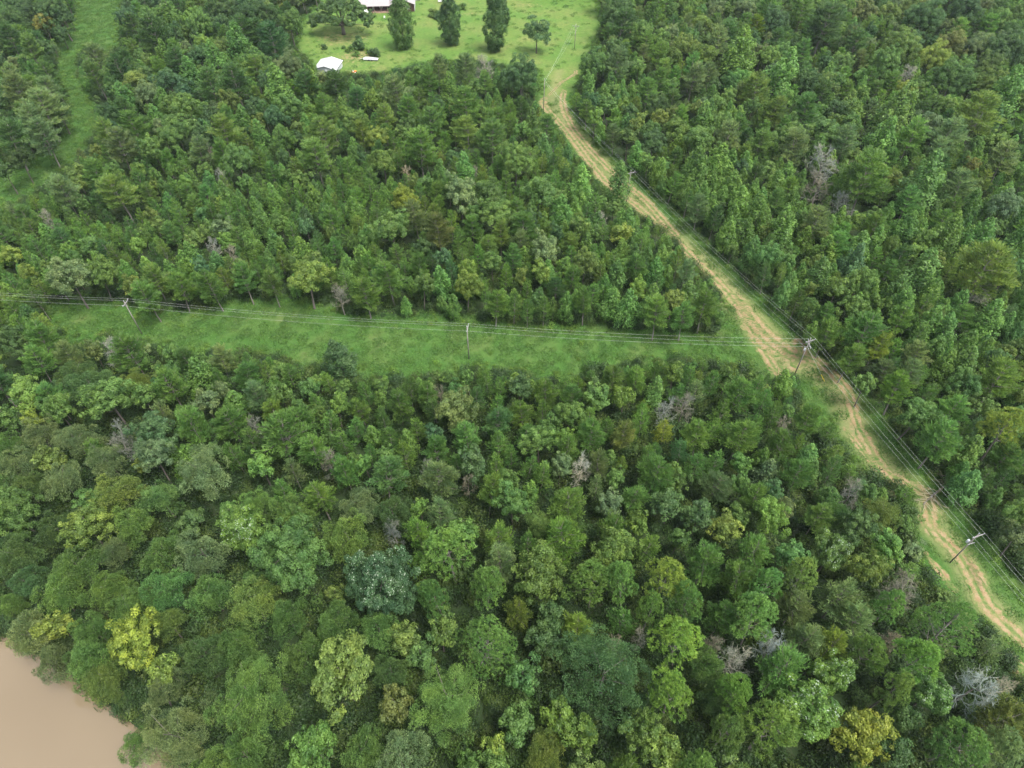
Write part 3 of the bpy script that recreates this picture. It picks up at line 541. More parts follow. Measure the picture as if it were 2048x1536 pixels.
 (1348, 1011, """l h 110 510 220;l g 500 650 280 @leaning tufted pine on bare grey stems in the bottom right wood#the leaning tufted pine;v g 180 330 240;v g 380 420 230;v g 480 250 240;v g 280 650 190;b g 690 250 170;f g 940 250 220 @big dark leafy tree with white flecks, right of the near wood's centre#the big leafy right tree;b g 1110 360 210;b h 1260 220 190;v o 840 60 170;l g 590 420 190;l o 780 420 210;v s 970 530 240;v s 710 600 220;v s 740 770 220;v y 930 800 200;v s 1070 670 230;l g 1180 830 210
d n 1290 770 110;d n 1350 490 180 @flat grey-brown dead crown left of the lower dirt track#the flat dead crown;l g 1290 560 180;l g 1650 680 380 @very large spreading tufted pine beside the lower dirt track#the spreading tufted pine;l h 1440 880 260;v s 1880 820 230;v g 640 950 310 @large round feathery pine in the bottom right wood#the large feathery pine;f h 930 990 230 @green tree with white flecks at the bottom right, right of a feathery pine#the white-flecked green tree;d x 380 910 160;d x 570 830 200 @silvery leaning dead tree in the bottom right wood#the silvery dead tree
d n 220 790 110;l h 410 1050 220;l g 560 1290 340 @large tufted pine at the bottom edge, right half#the bottom edge tufted pine;f h 810 1200 310 @light green tree thickly flecked with white at the bottom right#the thickly flecked tree;b y 1150 1310 310 @dark yellow-green tree at the bottom edge, right half#the dark yellow bottom tree;f g 1530 1080 210;d x 1750 1060 230 @wide silver dead tree near the bottom right corner#the wide silver dead tree;d x 1970 1050 110;v r 1900 1220 290 @pinkish feathery pine in the bottom right corner#the pinkish corner pine;l g 1700 1360 330;l s 1950 1420 250
w d 250 1150 190;d x 1500 1480 110;b d 1350 1430 200;b d 1400 1240 180"""),
]
trees = []      # dict(k, c, x, y, R, h, u, v, lab, ref)
HB = {'b': (7.0, 1.55, .78), 'f': (7.0, 1.55, .78), 'w': (5.5, 1.45, .78), 'p': (2.2, 3.5, 1.6), 'v': (5.2, 1.95, .95), 'l': (12.0, 1.1, .75), 'd': (6.0, 1.3, .8), 'c': (2.0, 3.6, 1.7)}
def size_tree(k, R): a, b_, c_ = HB[k]; h = a+b_*R; return h, h-c_*R
for ox, oy, txt in TILES:
    for e in txt.replace('\n', ';').split(';'):
        e = e.strip()
        if not e: continue
        e, _, lab = e.partition('@'); lab, _, ref = lab.partition('#')
        k, c, x, y, w = e.split(); u, v, w = ox+float(x)/2.926, oy+float(y)/2.926, float(w)/2.926
        R = 3.0; zc = 8.0
        for _ in range(4):
            X, Y, _z, t = at(u, v, zc); R = w*t*.54; h, zc = size_tree(k, R)
        if ox+float(x)/2.926 < 0: continue
        if k == 'v' and c == 't': pass
        trees.append(dict(k=k, c=c, x=X, y=Y, R=R, h=h, u=u, v=v, lab=lab.strip() or None, ref=ref.strip() or None, w=w, hand=True))
# drop doubles of one tree listed from two tiles
_keep = []
for t in trees:
    if any((t['x']-o['x'])**2+(t['y']-o['y'])**2 < (.45*(t['R']+o['R']))**2 and not t['lab'] for o in _keep): continue
    _keep.append(t)
trees = _keep
N_HAND = len(trees)

# ---- the rest of the wood: darts thrown over the plan, kept out of the clearings the photo shows
CLP = list(CLEAR_PX.values())
def in_clear(u, v, pad=0):
    return any(in_poly(np.array([u]), np.array([v]), q)[0] for q in CLP)
def zone(u, v):
    """mixture and crown radius (m) by part of the wood"""
    if v > 985 and u < 840: return 'wwwwwb', 'ggsodgd', 4.7
    if v > 1020: return 'vvllbbbw', 'ggogdhs', 4.1
    if v > 700 and u < 330: return 'wwvvb', 'gsgod', 3.9
    if v > 690 and u < 1850: return 'vvvvvvvbbbp', 'ggggoghdgs', 2.75
    if u > 1300 and v > 560: return 'vvvpppbb', 'ggogsod', 2.75
    if u > 1150 and v > 330: return 'vvvpppbb', 'ggohgod', 2.8
    if u > 1150: return 'vvvbbbbp', 'gdgohsg', 3.6
    if v < 330 and u < 620: return 'vvvbbbbp', 'ddgtosgh', 3.6
    if v < 330: return 'vvvvbbp', 'dgogogh', 3.2
    return 'vvvvvvvbbpp', 'ggogdgohg', 2.45
def hides(x, y, R, h, zc, polys=None):
    P_ = [proj(x, y, h*.97), proj(x, y, (h+zc)/2), proj(x, y, zc), proj(x, y, zc*.5)]; t_ = P_[2][2]; r = R/t_
    P_ += [(P_[2][0]+math.cos(a)*r*.8, P_[2][1]+math.sin(a)*r*.6, 0) for a in (0, .8, 1.57, 2.4, 3.14, 3.9, 4.71, 5.5)]
    U = np.array([p[0] for p in P_]); V_ = np.array([p[1] for p in P_])
    return sum(int(in_poly(U, V_, q).sum()) for q in (polys or CLP))
LANE = ((0, 200), (60, 172), (110, 138), (190, 160), (240, 168), (300, 132), (330, 90), (370, 20))
for t in trees:
    if t['u'] < 260 and t['v'] < 400 and hides(t['x'], t['y'], t['R'], t['h'], t['h']-HB[t['k']][2]*t['R'], [CLEAR_PX['meadow'], CLEAR_PX['meadow_strip']]):
        lx = np.interp(t['v'], [p[1] for p in LANE], [p[0] for p in LANE]); t['u'] += 15 if t['u'] > lx else -15; t['R'] *= .75; t['w'] *= .75; t['h'] *= .85
        t['x'], t['y'], _, _ = at(t['u'], t['v'], t['h']-HB[t['k']][2]*t['R'])
_keep = []
for t in trees:
    n = hides(t['x'], t['y'], t['R'], t['h'], t['h']-HB[t['k']][2]*t['R'])
    if n >= 3 and not t['lab']:
        f_ = .62 if n < 6 else 0
        if f_ == 0: print('dropped', t['k'], t['c'], int(t['u']), int(t['v']), n); continue
        t['R'] *= f_; t['h'] *= f_; t['w'] *= f_
        zc = t['h']-HB[t['k']][2]*t['R']; t['x'], t['y'], _, _ = at(t['u'], t['v'], zc)
    _keep.append(t)
trees = _keep
cell = 6.0; hash_ = {}
def put(x, y, R): hash_.setdefault((int(x//cell), int(y//cell)), []).append((x, y, R))
for t in trees: put(t['x'], t['y'], t['R'])
def free(x, y, R, k=.80):
    i, j = int(x//cell), int(y//cell)
    for a in range(i-2, i+3):
        for b_ in range(j-2, j+3):
            for (p, q, r) in hash_.get((a, b_), ()):
                if (p-x)**2+(q-y)**2 < (k*(R+r))**2: return False
    return True
HU = np.array([(t['u'], t['v'], t['w']*.5, t['y'], .85 if t['lab'] else .55) for t in trees])
def covers(uc, vc, r, y):
    # would this filler stand in front of a tree the photo shows clearly?
    k = (HU[:, 2]+r)*HU[:, 4]
    return bool(((HU[:, 3] > y) & (np.abs(HU[:, 0]-uc) < k) & (np.abs(HU[:, 1]-vc) < k)).any())
rr = random.Random(11)
for n in range(90000):
    y = rr.uniform(6, 400); hw = 45+y*.80; x = rr.uniform(-hw, hw)
    u, v, t_ = proj(x, y, 0)
    if v < -70 or u < -130 or u > 2180 or v > 1680: continue
    ks, cs, R0 = zone(u, v); k = rr.choice(ks); c = rr.choice(cs)
    if k == 'p': c = rr.choice('hhhg'); R0 = min(R0, 2.6)*.88
    if k == 'v' and c == 't': c = 'd'
    if k == 'l': R0 *= 1.05
    R = R0*rr.uniform(.72, 1.28)*(1.0 if n < 45000 else .8)
    if k == 'v' and rr.random() < .010: k, c = 'd', rr.choice('xn'); R *= .8
    if not free(x, y, R): continue
    if river_d(np.array([x]), np.array([y]))[()] > -1.0: continue
    h, zc = size_tree(k, R); h *= rr.uniform(.88, 1.1)
    if in_clear(u, v): continue
    uc, vc, tt_ = proj(x, y, zc)
    # small young trees where a full-grown one would stand in front of a clearing
    if hides(x, y, R, h, zc):
        s_ = .5; h *= s_; zc *= s_; R *= .62
        if hides(x, y, R, h, zc): continue
        uc, vc, tt_ = proj(x, y, zc)
        if k in 'wl': k = 'b'
    if covers(uc, vc, R/tt_, y):
        R *= .6; h *= .55; zc *= .55; uc, vc, tt_ = proj(x, y, zc)
        if covers(uc, vc, R/tt_, y) or not free(x, y, R): continue
        if k in 'wl': k = 'b'
    put(x, y, R); trees.append(dict(k=k, c=c, x=x, y=y, R=R, h=h, u=uc, v=vc, lab=None, ref=None, w=2*R/tt_, hand=False))
print('trees', N_HAND, len(trees))


# ---------------------------------------------------------------- stand the trees up: individuals first, the far crowd of each kind as one object
def pick(t):
    k = t['k']
    if k in 'bfwl' and t['R'] > 5.4: return k+'L'
    if k == 'b': return 'bB' if t['R'] > 3.3 else 'bS'
    if k == 'f': return 'fB'
    if k == 'v': return 'vB' if t['R'] > 2.75 else 'vS'
    return k
vr = random.Random(5)
for t in trees:
    t['pk'] = pick(t); t['pi'] = vr.randrange(len(PROTO[t['pk']])); t['rz'] = vr.uniform(0, 6.283); t['z'] = H1(t['x'], t['y'])
    b0 = PAL[t['c']]; j = vr.gauss(1, .10)
    if t['k'] in 'vl': b0 = (b0[0]*1.04, b0[1]*1.10, b0[2]*1.04)
    if t['k'] == 'p': b0 = (b0[0]*1.0, b0[1]*1.07, b0[2]*1.12)
    jw = vr.gauss(0, .07)
    t['col'] = (max(.01, b0[0]*j*(1+jw)), max(.01, b0[1]*j), max(.008, b0[2]*j*(1-jw)), 1.0)
    if t['k'] == 'f' and t['c'] == 't': t['col'] = (.044, .090, .044, 1)
    t['asp'] = vr.uniform(.84, 1.16); t['rot'] = (vr.gauss(0, .05), vr.gauss(0, .05), t['rz'])
    t['vis'] = -40 < t['u'] < 2088 and -30 < t['v'] < 1580
LIMIT = 300
def tree_scale(t, pr): s = t['R']/pr['R']*(.92 if t['pk'][-1] == 'L' else .88 if t['k'] == 'v' else .94 if t['k'] in 'bw' else 1); return (s*t['asp'], s/t['asp'], t['h']/pr['h'])
bykind = {}
for t in trees: bykind.setdefault(NAME[t['k']][0], []).append(t)
indiv, crowd = [], {}
for nm, L in bykind.items():
    L.sort(key=lambda t: (not t['hand'], -(t['w'] if t['vis'] else t['w']*.01)))
    vis = [t for t in L if t['vis']]
    indiv += L[:LIMIT]; crowd[nm] = L[LIMIT:]
    print(nm, len(L), len(vis))
WOODNAME = {'crown': 'crown', 'dead': 'branches'}
def plant(t):
    pr = PROTO[t['pk']][t['pi']]; nm, cat = NAME[t['k']]
    r = bpy.data.objects.new(nm, None); C.objects.link(r); r.empty_display_size = .3
    r.location = (t['x'], t['y'], t['z']); r.rotation_euler = t['rot']; r.scale = tree_scale(t, pr)
    a = link('trunk', pr['trunk'], r); b_ = link('branches' if t['k'] == 'd' else 'crown', pr['crown'], r); b_.color = t['col']
    r['category'] = cat; t['obj'] = r; t['crown_obj'] = b_
    return r
GROUPS = {'pine_tree': 'pines of the wood', 'broadleaf_tree': 'broadleaf trees of the wood', 'poplar_tree': 'poplars of the wood', 'dead_tree': 'dead trees of the wood', 'conifer_tree': 'dark conifers'}
for t in indiv: plant(t)['group'] = GROUPS[NAME[t['k']][0]]
# every label names the tree by its look and by the landmark it stands nearest to
REFS = [(t['u'], t['v'], t['ref']) for t in indiv if t['ref']]
REFS += [(930, 690, 'the grassy strip pole'), (262, 635, 'the left leaning pole'), (1600, 712, 'the junction pole'), (1257, 378, 'the halfway track pole'), (1930, 1100, 'the lowest pole'),
         (1086, 195, 'the pole by the field'), (655, 140, 'the white metal roof'), (1870, 985, 'the fallen tree'), (686, 40, 'the big spreading oak'), (40, 1420, 'the brown river'),
         (1120, 215, 'the upper track fork'), (1530, 690, 'the track corner'), (1745, 900, 'the lower track bend'), (175, 215, 'the left meadow strip'), (70, 345, 'the lower meadow strip'), (1190, 80, "the field's right edge"), (1090, 700, 'the strip, right of its pole'), (420, 650, 'the grassy strip, left part'), (1400, 540, 'the middle of the track')]
ORD = ['nearest', 'second', 'third', 'fourth', 'fifth', 'sixth', 'seventh', 'eighth', 'ninth', 'tenth', 'eleventh', 'twelfth']
SEC = ['right of', 'below right of', 'below', 'below left of', 'left of', 'above left of', 'above', 'above right of']
cells = {}
for t in indiv:
    if t['lab']: t['obj']['label'] = t['lab']; continue
    if not t['vis']:
        t['cellkey'] = None
    ds = sorted((math.hypot(t['u']-a, t['v']-b_), i) for i, (a, b_, _) in enumerate(REFS)); i = ds[0][1]
    s = int(round(math.atan2(t['v']-REFS[i][1], t['u']-REFS[i][0])/(math.pi/4))) % 8
    t['dist'] = ds[0][0]; cells.setdefault((i, s, NAME[t['k']][1], SHAPE[t['k']]), []).append(t)
med = {}
for t in indiv: med.setdefault(t['k'], []).append(t['w'])
med = {k: sorted(v_) for k, v_ in med.items()}
for (i, s, cat, shp), L in cells.items():
    L.sort(key=lambda t: t['dist'])
    for n, t in enumerate(L):
        q = med[t['k']]; sz = 'large ' if t['w'] > q[int(len(q)*.75)] else 'small ' if t['w'] < q[int(len(q)*.3)] else ''
        cw = CW[t['c']][0]; o = ORD[min(n, 11)]
        lab = f"{sz}{cw} {shp} {cat}, {o} {SEC[s]} {REFS[i][2]}"
        if shp == 'leafless': lab = f"{sz}{cw} {cat}, {o} {SEC[s]} {REFS[i][2]}"
        t['obj']['label'] = lab.strip()

def instancer(name, pts, protos, cols, label=None, cat=None, parts=('crown', 'trunk'), kind='stuff', mat_leaf=True):
    """one object: points carrying position, turn, size, colour and which shape stands there"""
    me = bpy.data.meshes.new(name); n = len(pts)
    me.vertices.add(n); me.vertices.foreach_set('co', np.array([p[0] for p in pts], np.float32).ravel())
    for nm, ty, arr in (('turn', 'FLOAT_VECTOR', [p[1] if isinstance(p[1], tuple) else (0, 0, p[1]) for p in pts]), ('size', 'FLOAT_VECTOR', [p[2] for p in pts])):
        a = me.attributes.new(nm, ty, 'POINT'); a.data.foreach_set('vector', np.array(arr, np.float32).ravel())
    a = me.attributes.new('which', 'INT', 'POINT'); a.data.foreach_set('value', np.array([p[3] for p in pts], np.int32))
    a = me.attributes.new('tree_colour', 'FLOAT_COLOR', 'POINT'); a.data.foreach_set('color', np.array(cols, np.float32).ravel())
    o = link(name, me)
    ng = bpy.data.node_groups.new(name+'_scatter', 'GeometryNodeTree'); ng.interface.new_socket('Geometry', in_out='INPUT', socket_type='NodeSocketGeometry'); ng.interface.new_socket('Geometry', in_out='OUTPUT', socket_type='NodeSocketGeometry')
    N = ng.nodes.new; L = ng.links.new; gi = N('NodeGroupInput'); go = N('NodeGroupOutput'); jn = N('GeometryNodeJoinGeometry')
    def nattr(nm, ty):
        q = N('GeometryNodeInputNamedAttribute'); q.data_type = ty; q.inputs['Name'].default_value = nm; return q.outputs['Attribute']
    for part in parts:
        for k, ob in enumerate(protos[part]):
            oi = N('GeometryNodeObjectInfo'); oi.transform_space = 'ORIGINAL'; oi.inputs['Object'].default_value = ob
            cp = N('FunctionNodeCompare'); cp.data_type = 'INT'; cp.operation = 'EQUAL'
            L(nattr('which', 'INT'), [q for q in cp.inputs if q.type == 'INT'][0]); [q for q in cp.inputs if q.type == 'INT'][1].default_value = k
            ip = N('GeometryNodeInstanceOnPoints'); L(gi.outputs[0], ip.inputs['Points']); L(cp.outputs[0], ip.inputs['Selection']); L(oi.outputs['Geometry'], ip.inputs['Instance'])
            L(nattr('turn', 'FLOAT_VECTOR'), ip.inputs['Rotation']); L(nattr('size', 'FLOAT_VECTOR'), ip.inputs['Scale'])
            out = ip.outputs[0]
            if part == 'crown':
                sm = N('GeometryNodeSetMaterial'); sm.inputs['Material'].default_value = M_leaf_i; L(out, sm.inputs[0]); out = sm.outputs[0]
            L(out, jn.inputs[0])
    L(jn.outputs[0], go.inputs[0])
    md = o.modifiers.new('scatter', 'NODES'); md.node_group = ng
    return tag(o, label, cat, None, kind)
# shapes to instance: the first standing tree of each shape
SRC = {}
for t in indiv: SRC.setdefault((t['pk'], t['pi']), t)
def crowd_obj(name, L, label):
    if not L: return
    keys = sorted({(t['pk'], t['pi']) for t in L if (t['pk'], t['pi']) in SRC}); idx = {k: i for i, k in enumerate(keys)}
    pts, cols = [], []
    for t in L:
        if (t['pk'], t['pi']) not in idx: t['pi'] = [k for k in keys if k[0] == t['pk']][0][1] if any(k[0] == t['pk'] for k in keys) else None
        if t['pi'] is None: continue
        pr = PROTO[t['pk']][t['pi']]
        pts.append(((t['x'], t['y'], t['z']), t['rot'], tree_scale(t, pr), idx[(t['pk'], t['pi'])])); cols.append(t['col'])
    protos = {'crown': [SRC[k]['crown_obj'] for k in keys], 'trunk': [o for k in keys for o in SRC[k]['obj'].children if o.name.startswith('trunk')]}
    instancer(name, pts, protos, cols, label, 'trees')
crowd_obj('distant_pine_wood', crowd.get('pine_tree', []), 'mass of smaller pines filling the wood between the larger trees')
crowd_obj('distant_broadleaf_wood', crowd.get('broadleaf_tree', []), 'mass of smaller broadleaf trees filling the wood between the larger trees')
crowd_obj('distant_poplar_wood', crowd.get('poplar_tree', []), 'mass of smaller poplars filling the wood between the larger trees')

# ---------------------------------------------------------------- undergrowth of the wood floor, tall weeds and grass of the clearings
g6 = np.random.default_rng(66)
def small_crown(seed, n, R, h, leaf):
    g = np.random.default_rng(seed); q = unit(rdir(g, n)+np.array([0, 0, .4])); pp = q*g.uniform(.35, 1, n)[:, None]*np.array([R, R, h]); pp[:, 2] = np.abs(pp[:, 2])
    v, f = leaves(g, pp, unit(q+rdir(g, n)*.6), leaf); return v, f, np.clip(g.normal(1, .16, n), .6, 1.4)
def grass_patch(seed, n, R, hh, W):
    g = np.random.default_rng(seed); a = g.uniform(0, 6.283, n); r = R*np.sqrt(g.uniform(0, 1, n)); pp = np.stack([r*np.cos(a), r*np.sin(a), np.full(n, -.03)], 1)
    d = unit(rdir(g, n)*.7+np.array([0, 0, .75])); d[:, 2] = np.abs(d[:, 2]); v, f = blades(g, pp, d, hh, W); return v, f, np.clip(g.normal(1, .14, n), .65, 1.4)
def sample(n, x0, x1, y0, y1): return np.stack([g6.uniform(x0, x1, n), g6.uniform(y0, y1, n)], 1)
def vis_mask(q, pad=60):
    X, Y = q[:, 0], q[:, 1]; a = Y*CP+CAM_H*SP; up = Y*SP-CAM_H*CP; u = 1024+FPX*X/a; v = 768-FPX*up/a
    return (u > -pad) & (u < 2048+pad) & (v > -pad) & (v < 1536+pad)
def clear_sd(q):
    c = np.full(len(q), -1e9)
    for w in CLEAR_W.values():
        d = seg_dist(q[:, 0], q[:, 1], w, True); c = np.maximum(c, np.where(in_poly(q[:, 0], q[:, 1], w), d, -d))
    return c
def rand_cols(keys, n):
    out = np.ones((n, 4)); b0 = np.array([PAL[k] for k in keys])[g6.integers(0, len(keys), n)]; out[:, :3] = b0*np.clip(g6.normal(1, .16, (n, 1)), .6, 1.5); return out
q = sample(36000, -300, 300, 10, 370); q = q[vis_mask(q)]; c = clear_sd(q); rd = river_d(q[:, 0], q[:, 1])
m = (c < -1.0) & (rd < -.3); q = q[m][:13000]
q2 = sample(6000, -110, 110, 14, 150); q2 = q2[vis_mask(q2)]; q2 = q2[(clear_sd(q2) < -1.5) & (river_d(q2[:, 0], q2[:, 1]) < -.5)]; n1 = len(q); q = np.concatenate([q, q2])
z = height(q[:, 0], q[:, 1]); n = len(q); sc = g6.uniform(.6, 1.5, n); sc[n1:] *= 1.0
up_ = [((q[i, 0], q[i, 1], z[i]), g6.uniform(0, 6.28), (sc[i], sc[i], sc[i]*g6.uniform(.7, 1.3)), i % 3) for i in range(n)]
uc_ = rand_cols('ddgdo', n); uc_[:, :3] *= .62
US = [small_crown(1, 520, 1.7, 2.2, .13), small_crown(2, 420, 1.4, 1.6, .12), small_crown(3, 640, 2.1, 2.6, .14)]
def proto_obj(name, mesh_t, parent, col):
    o = link(name, mesh_np(name, *mesh_t[:2], (M_leaf,), tint=mesh_t[2]), parent); o.color = col; return o
def stuff_scatter(name, shapes, pts, cols, label, cat):
    me_o = []
    o = None
    for i, s_ in enumerate(shapes):
        p = proto_obj(name+'_clump', s_, None, cols[i]); me_o.append(p)
    o = instancer(name, pts, {'crown': me_o}, cols, label, cat, parts=('crown',))
    for i, p in enumerate(me_o): p.parent = o; p.location = pts[i][0]; p.scale = pts[i][2]
    return o
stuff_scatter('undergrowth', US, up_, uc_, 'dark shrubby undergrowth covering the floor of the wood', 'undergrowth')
# tall weeds along the clearing edges and beside the tracks
q = sample(60000, -300, 300, 10, 370); q = q[vis_mask(q)]; c = clear_sd(q); dt = np.full(len(q), 1e9)
for l, w in WT: dt = np.minimum(dt, seg_dist(q[:, 0], q[:, 1], l)-w)
inf = in_poly(q[:, 0], q[:, 1], CLEAR_W['field'])
pr_ = np.where(c > 4, .02, np.where(c > 1.5, .16, .9)); m = (c > -2.5) & (dt > 1.0) & (g6.uniform(size=len(q)) < pr_) & ~(inf & (c > 2)) & (river_d(q[:, 0], q[:, 1]) < -1)
q = q[m][:5500]; z = height(q[:, 0], q[:, 1]); n = len(q); sc = g6.uniform(.25, .75, n)
stuff_scatter('tall_weeds', [small_crown(4, 160, 1.6, 1.3, .17), small_crown(5, 200, 1.9, 1.7, .17)],
              [((q[i, 0], q[i, 1], z[i]), g6.uniform(0, 6.28), (sc[i],)*3, i % 2) for i in range(n)], rand_cols('h', n)*np.array([.95, .95, .85, 1]), 'knee-high green weeds along the edges of the clearings', 'weeds')
q = sample(120000, -300, 300, 10, 370); q = q[vis_mask(q)]; c = clear_sd(q); dt = np.full(len(q), 1e9)
for l, w in WT: dt = np.minimum(dt, seg_dist(q[:, 0], q[:, 1], l)-w)
inf = in_poly(q[:, 0], q[:, 1], CLEAR_W['field'])
m = (c > -3) & (dt > .3) & ((dt > 2.0) | (g6.uniform(size=len(q)) < .5)) & (~inf | (g6.uniform(size=len(q)) < .07)); q = q[m][:13000]; z = height(q[:, 0], q[:, 1]); n = len(q); sc = g6.uniform(.6, 1.3, n)
gcol = np.tile(np.array([.066, .132, .034, 1.]), (n, 1))*np.append(np.ones(3), 1)*np.concatenate([np.repeat(np.clip(g6.normal(1, .09, (n, 1)), .75, 1.3), 3, 1), np.ones((n, 1))], 1)
stuff_scatter('grass', [grass_patch(7, 90, 1.3, .42, .09), grass_patch(8, 90, 1.3, .30, .09), grass_patch(9, 70, 1.3, .6, .10)],
              [((q[i, 0], q[i, 1], z[i]), g6.uniform(0, 6.28), (sc[i], sc[i], sc[i]*.6), i % 3) for i in range(n)], gcol, 'rough green grass growing in the clearings', 'grass')

# ---------------------------------------------------------------- power lines
def gpos(u, v): x, y, _, _ = at(u, v); x, y, _, _ = at(u, v, H1(x, y)); return Vector((x, y, H1(x, y)))
pA = [gpos(284, 668), gpos(938, 718), gpos(1589, 749)]
pA.insert(0, Vector((2*pA[0].x-pA[1].x, 2*pA[0].y-pA[1].y, 0)))
pB = [gpos(1149, 97), gpos(1087, 221), gpos(1253, 405), gpos(1589, 749), gpos(1900, 1125)]
dB = pB[4]-pB[3]; pB.append(pB[4]+dB*.95)
POLE_H = 10.8
def pole(base, ang, label, arms=(0.0,), extra=None, hgt=POLE_H, ntop=1, lean=0.0):
    t = thing('utility_pole', base, ang, label=label, cat='utility pole', group='utility poles of the two lines'); t.rotation_euler = (0, lean, ang)
    m = MB(); m.tube([(0, 0, -.8), (0, 0, hgt*.5), (0, 0, hgt)], [.14, .12, .095], 8); m.build('shaft', M_pole, t, True)
    for k, a in enumerate(arms):
        z = hgt-.45-k*1.0; r = ang*0+a; c, s = math.cos(r), math.sin(r)
        m = MB(); m.box((c*0-s*.17, s*0+c*.17, z), (2.7, .11, .14), r)
        for sg in (-1, 1): m.tube([(c*.75*sg-s*.19, s*.75*sg+c*.19, z-.05), (0-s*.17, c*.17, z-.75)], .028, 4)
        m.build('crossarm', M_arm, t)
        for off in (-1.25, 1.25):
            m = MB(); m.tube([(c*off-s*.17, s*off+c*.17, z+.07), (c*off-s*.17, s*off+c*.17, z+.17), (c*off-s*.17, s*off+c*.17, z+.22), (c*off-s*.17, s*off+c*.17, z+.33)], [.035, .09, .10, .05], 8)
            m.build('insulator', M_ins, t, True)
    m = MB(); m.tube([(0, 0, hgt), (0, 0, hgt+.12), (0, 0, hgt+.18), (0, 0, hgt+.34)], [.04, .10, .11, .05], 8); m.build('insulator', M_ins, t, True)
    if extra: extra(t)
    return t
def angl(d): return math.atan2(d.y, d.x)-math.pi/2          # crossarm square to the line
aA = angl(pA[2]-pA[1]); aB = [angl(pB[i+1]-pB[max(i-1, 0)]) for i in range(5)]+[angl(dB)]
def transformer(t):
    m = MB(); m.tube([(0, -.42, 7.0), (0, -.42, 7.1), (0, -.42, 7.85), (0, -.42, 7.95)], [.18, .24, .24, .14], 10); m.tube([(0, -.1, 7.5), (0, -.3, 7.5)], .05, 4); m.build('transformer', M_can, t, True)
    m = MB(); m.box((0, .2, 7.6), (1.5, .1, .12)); m.build('equipment_arm', M_arm, t)
    for x in (-.6, 0, .6):
        m = MB(); m.tube([(x, .28, 7.62), (x, .34, 7.95)], [.06, .045], 6); m.build('fuse_cutout', M_ins, t, True)
def junction(t):
    for x in (-.9, -.3, .5, .95):
        m = MB(); m.tube([(x, .35, hj+.05) for hj in (8.6, 8.75, 9.0, 9.15)], [.03, .08, .08, .03], 6); m.build('strain_insulator', M_ins, t, True)
    m = MB(); m.tube([(0, -.35, 7.9), (0, -.35, 8.0), (0, -.35, 8.6)], [.12, .19, .17], 8); m.build('switch_box', M_can, t, True)
pole(pA[0], aA, 'grey utility pole of the strip line, beyond the photo\'s left edge')
pole(pA[1], aA, 'leaning-looking grey utility pole at the left end of the grassy strip')
pole(pA[2], aA, 'grey utility pole in the middle of the grassy strip')
pole(pB[0], aB[0], 'thin utility pole with a crossarm standing in the upper field, right part', hgt=9.5)
pole(pB[1], aB[1], 'bare-topped utility pole where the dirt track leaves the field', arms=(), hgt=11.5)
pole(pB[2], aB[2], 'utility pole halfway up the dirt track, beside a green poplar')
pole(pB[3], aB[3], 'tall junction utility pole with two crossarms where the two lines meet', arms=(0.0, aA-aB[3]+math.pi/2*0), extra=junction, hgt=11.8)
pole(pB[4], aB[4], 'utility pole with transformer and fuse arm, lowest on the dirt track', extra=transformer)
pole(pB[5], aB[5], 'utility pole beyond the lower right corner of the photo')
def att(base, ang, hgt, off, arm=0.0, top=False, k=0):
    c, s = math.cos(ang+arm), math.sin(ang+arm)
    if top: return Vector((base.x, base.y, base.z+hgt+.34))
    return Vector((base.x+c*off-s*.17, base.y+s*off+c*.17, base.z+hgt-.45-k*1.0+.33))
def wire(pts, label, sag=.9, r=.012):
    m = MB(); P_ = []
    for a, b_ in zip(pts, pts[1:]):
        for i in range(24):
            s = i/24; p = a.lerp(b_, s); p.z -= sag*4*s*(1-s)*((b_-a).length/70)**2*.9; P_.append(p)
    P_.append(pts[-1]); m.tube(P_, r, 4); o = m.build('overhead_wire', M_wire, None, True); return tag(o, label, 'power line wire', 'overhead wires')
names = {-1.25: 'near-side', 1.25: 'far-side', 0: 'topmost'}
for off, nm in ((-1.25, 'nearest'), (0, 'middle'), (1.25, 'farthest')):
    pts = [att(p, aA, POLE_H, off, top=(off == 0)) for p in pA[:3]]; pts.append(att(pA[3], aA, 11.8, off if off else .3, k=1))
    wire(pts, f'{nm} of the three thin wires along the grassy strip')
for off, nm in ((-1.25, 'leftmost'), (0, 'middle'), (1.25, 'rightmost')):
    pts = [att(pB[0], aB[0], 9.5, off, top=(off == 0)), pB[1]+Vector((0, 0, 11.2-.35*abs(off)-(off > 0)*.5)), att(pB[2], aB[2], POLE_H, off, top=(off == 0)), att(pB[3], aB[3], 11.8, off, top=(off == 0)), att(pB[4], aB[4], POLE_H, off, top=(off == 0)), att(pB[5], aB[5], POLE_H, off, top=(off == 0))]
    wire(pts, f'{nm} of the three thin wires along the dirt track')
# lower neutral wire along the track
wire([pB[2]+Vector((0, 0, 8.2)), pB[3]+Vector((.0, 0, 8.9)), pB[4]+Vector((0, 0, 8.2)), pB[5]+Vector((0, 0, 8.2))], 'single lower wire hanging under the three wires along the dirt track', r=.011)
# guy wires
gy0 = gpos(1650, 765)
m = MB(); m.tube([pB[3]+Vector((0, 0, 9.5)), gy0], .018, 4); g1 = m.build('guy_wire', M_wire); tag(g1, 'thin guy wire from the junction pole down to the grass, yellow guard at its foot', 'guy wire')
m = MB(); a_ = gy0.lerp(pB[3]+Vector((0, 0, 9.5)), .03); b_ = gy0.lerp(pB[3]+Vector((0, 0, 9.5)), .22); m.tube([a_, b_], .06, 6); m.build('guy_guard', M_guard, g1)

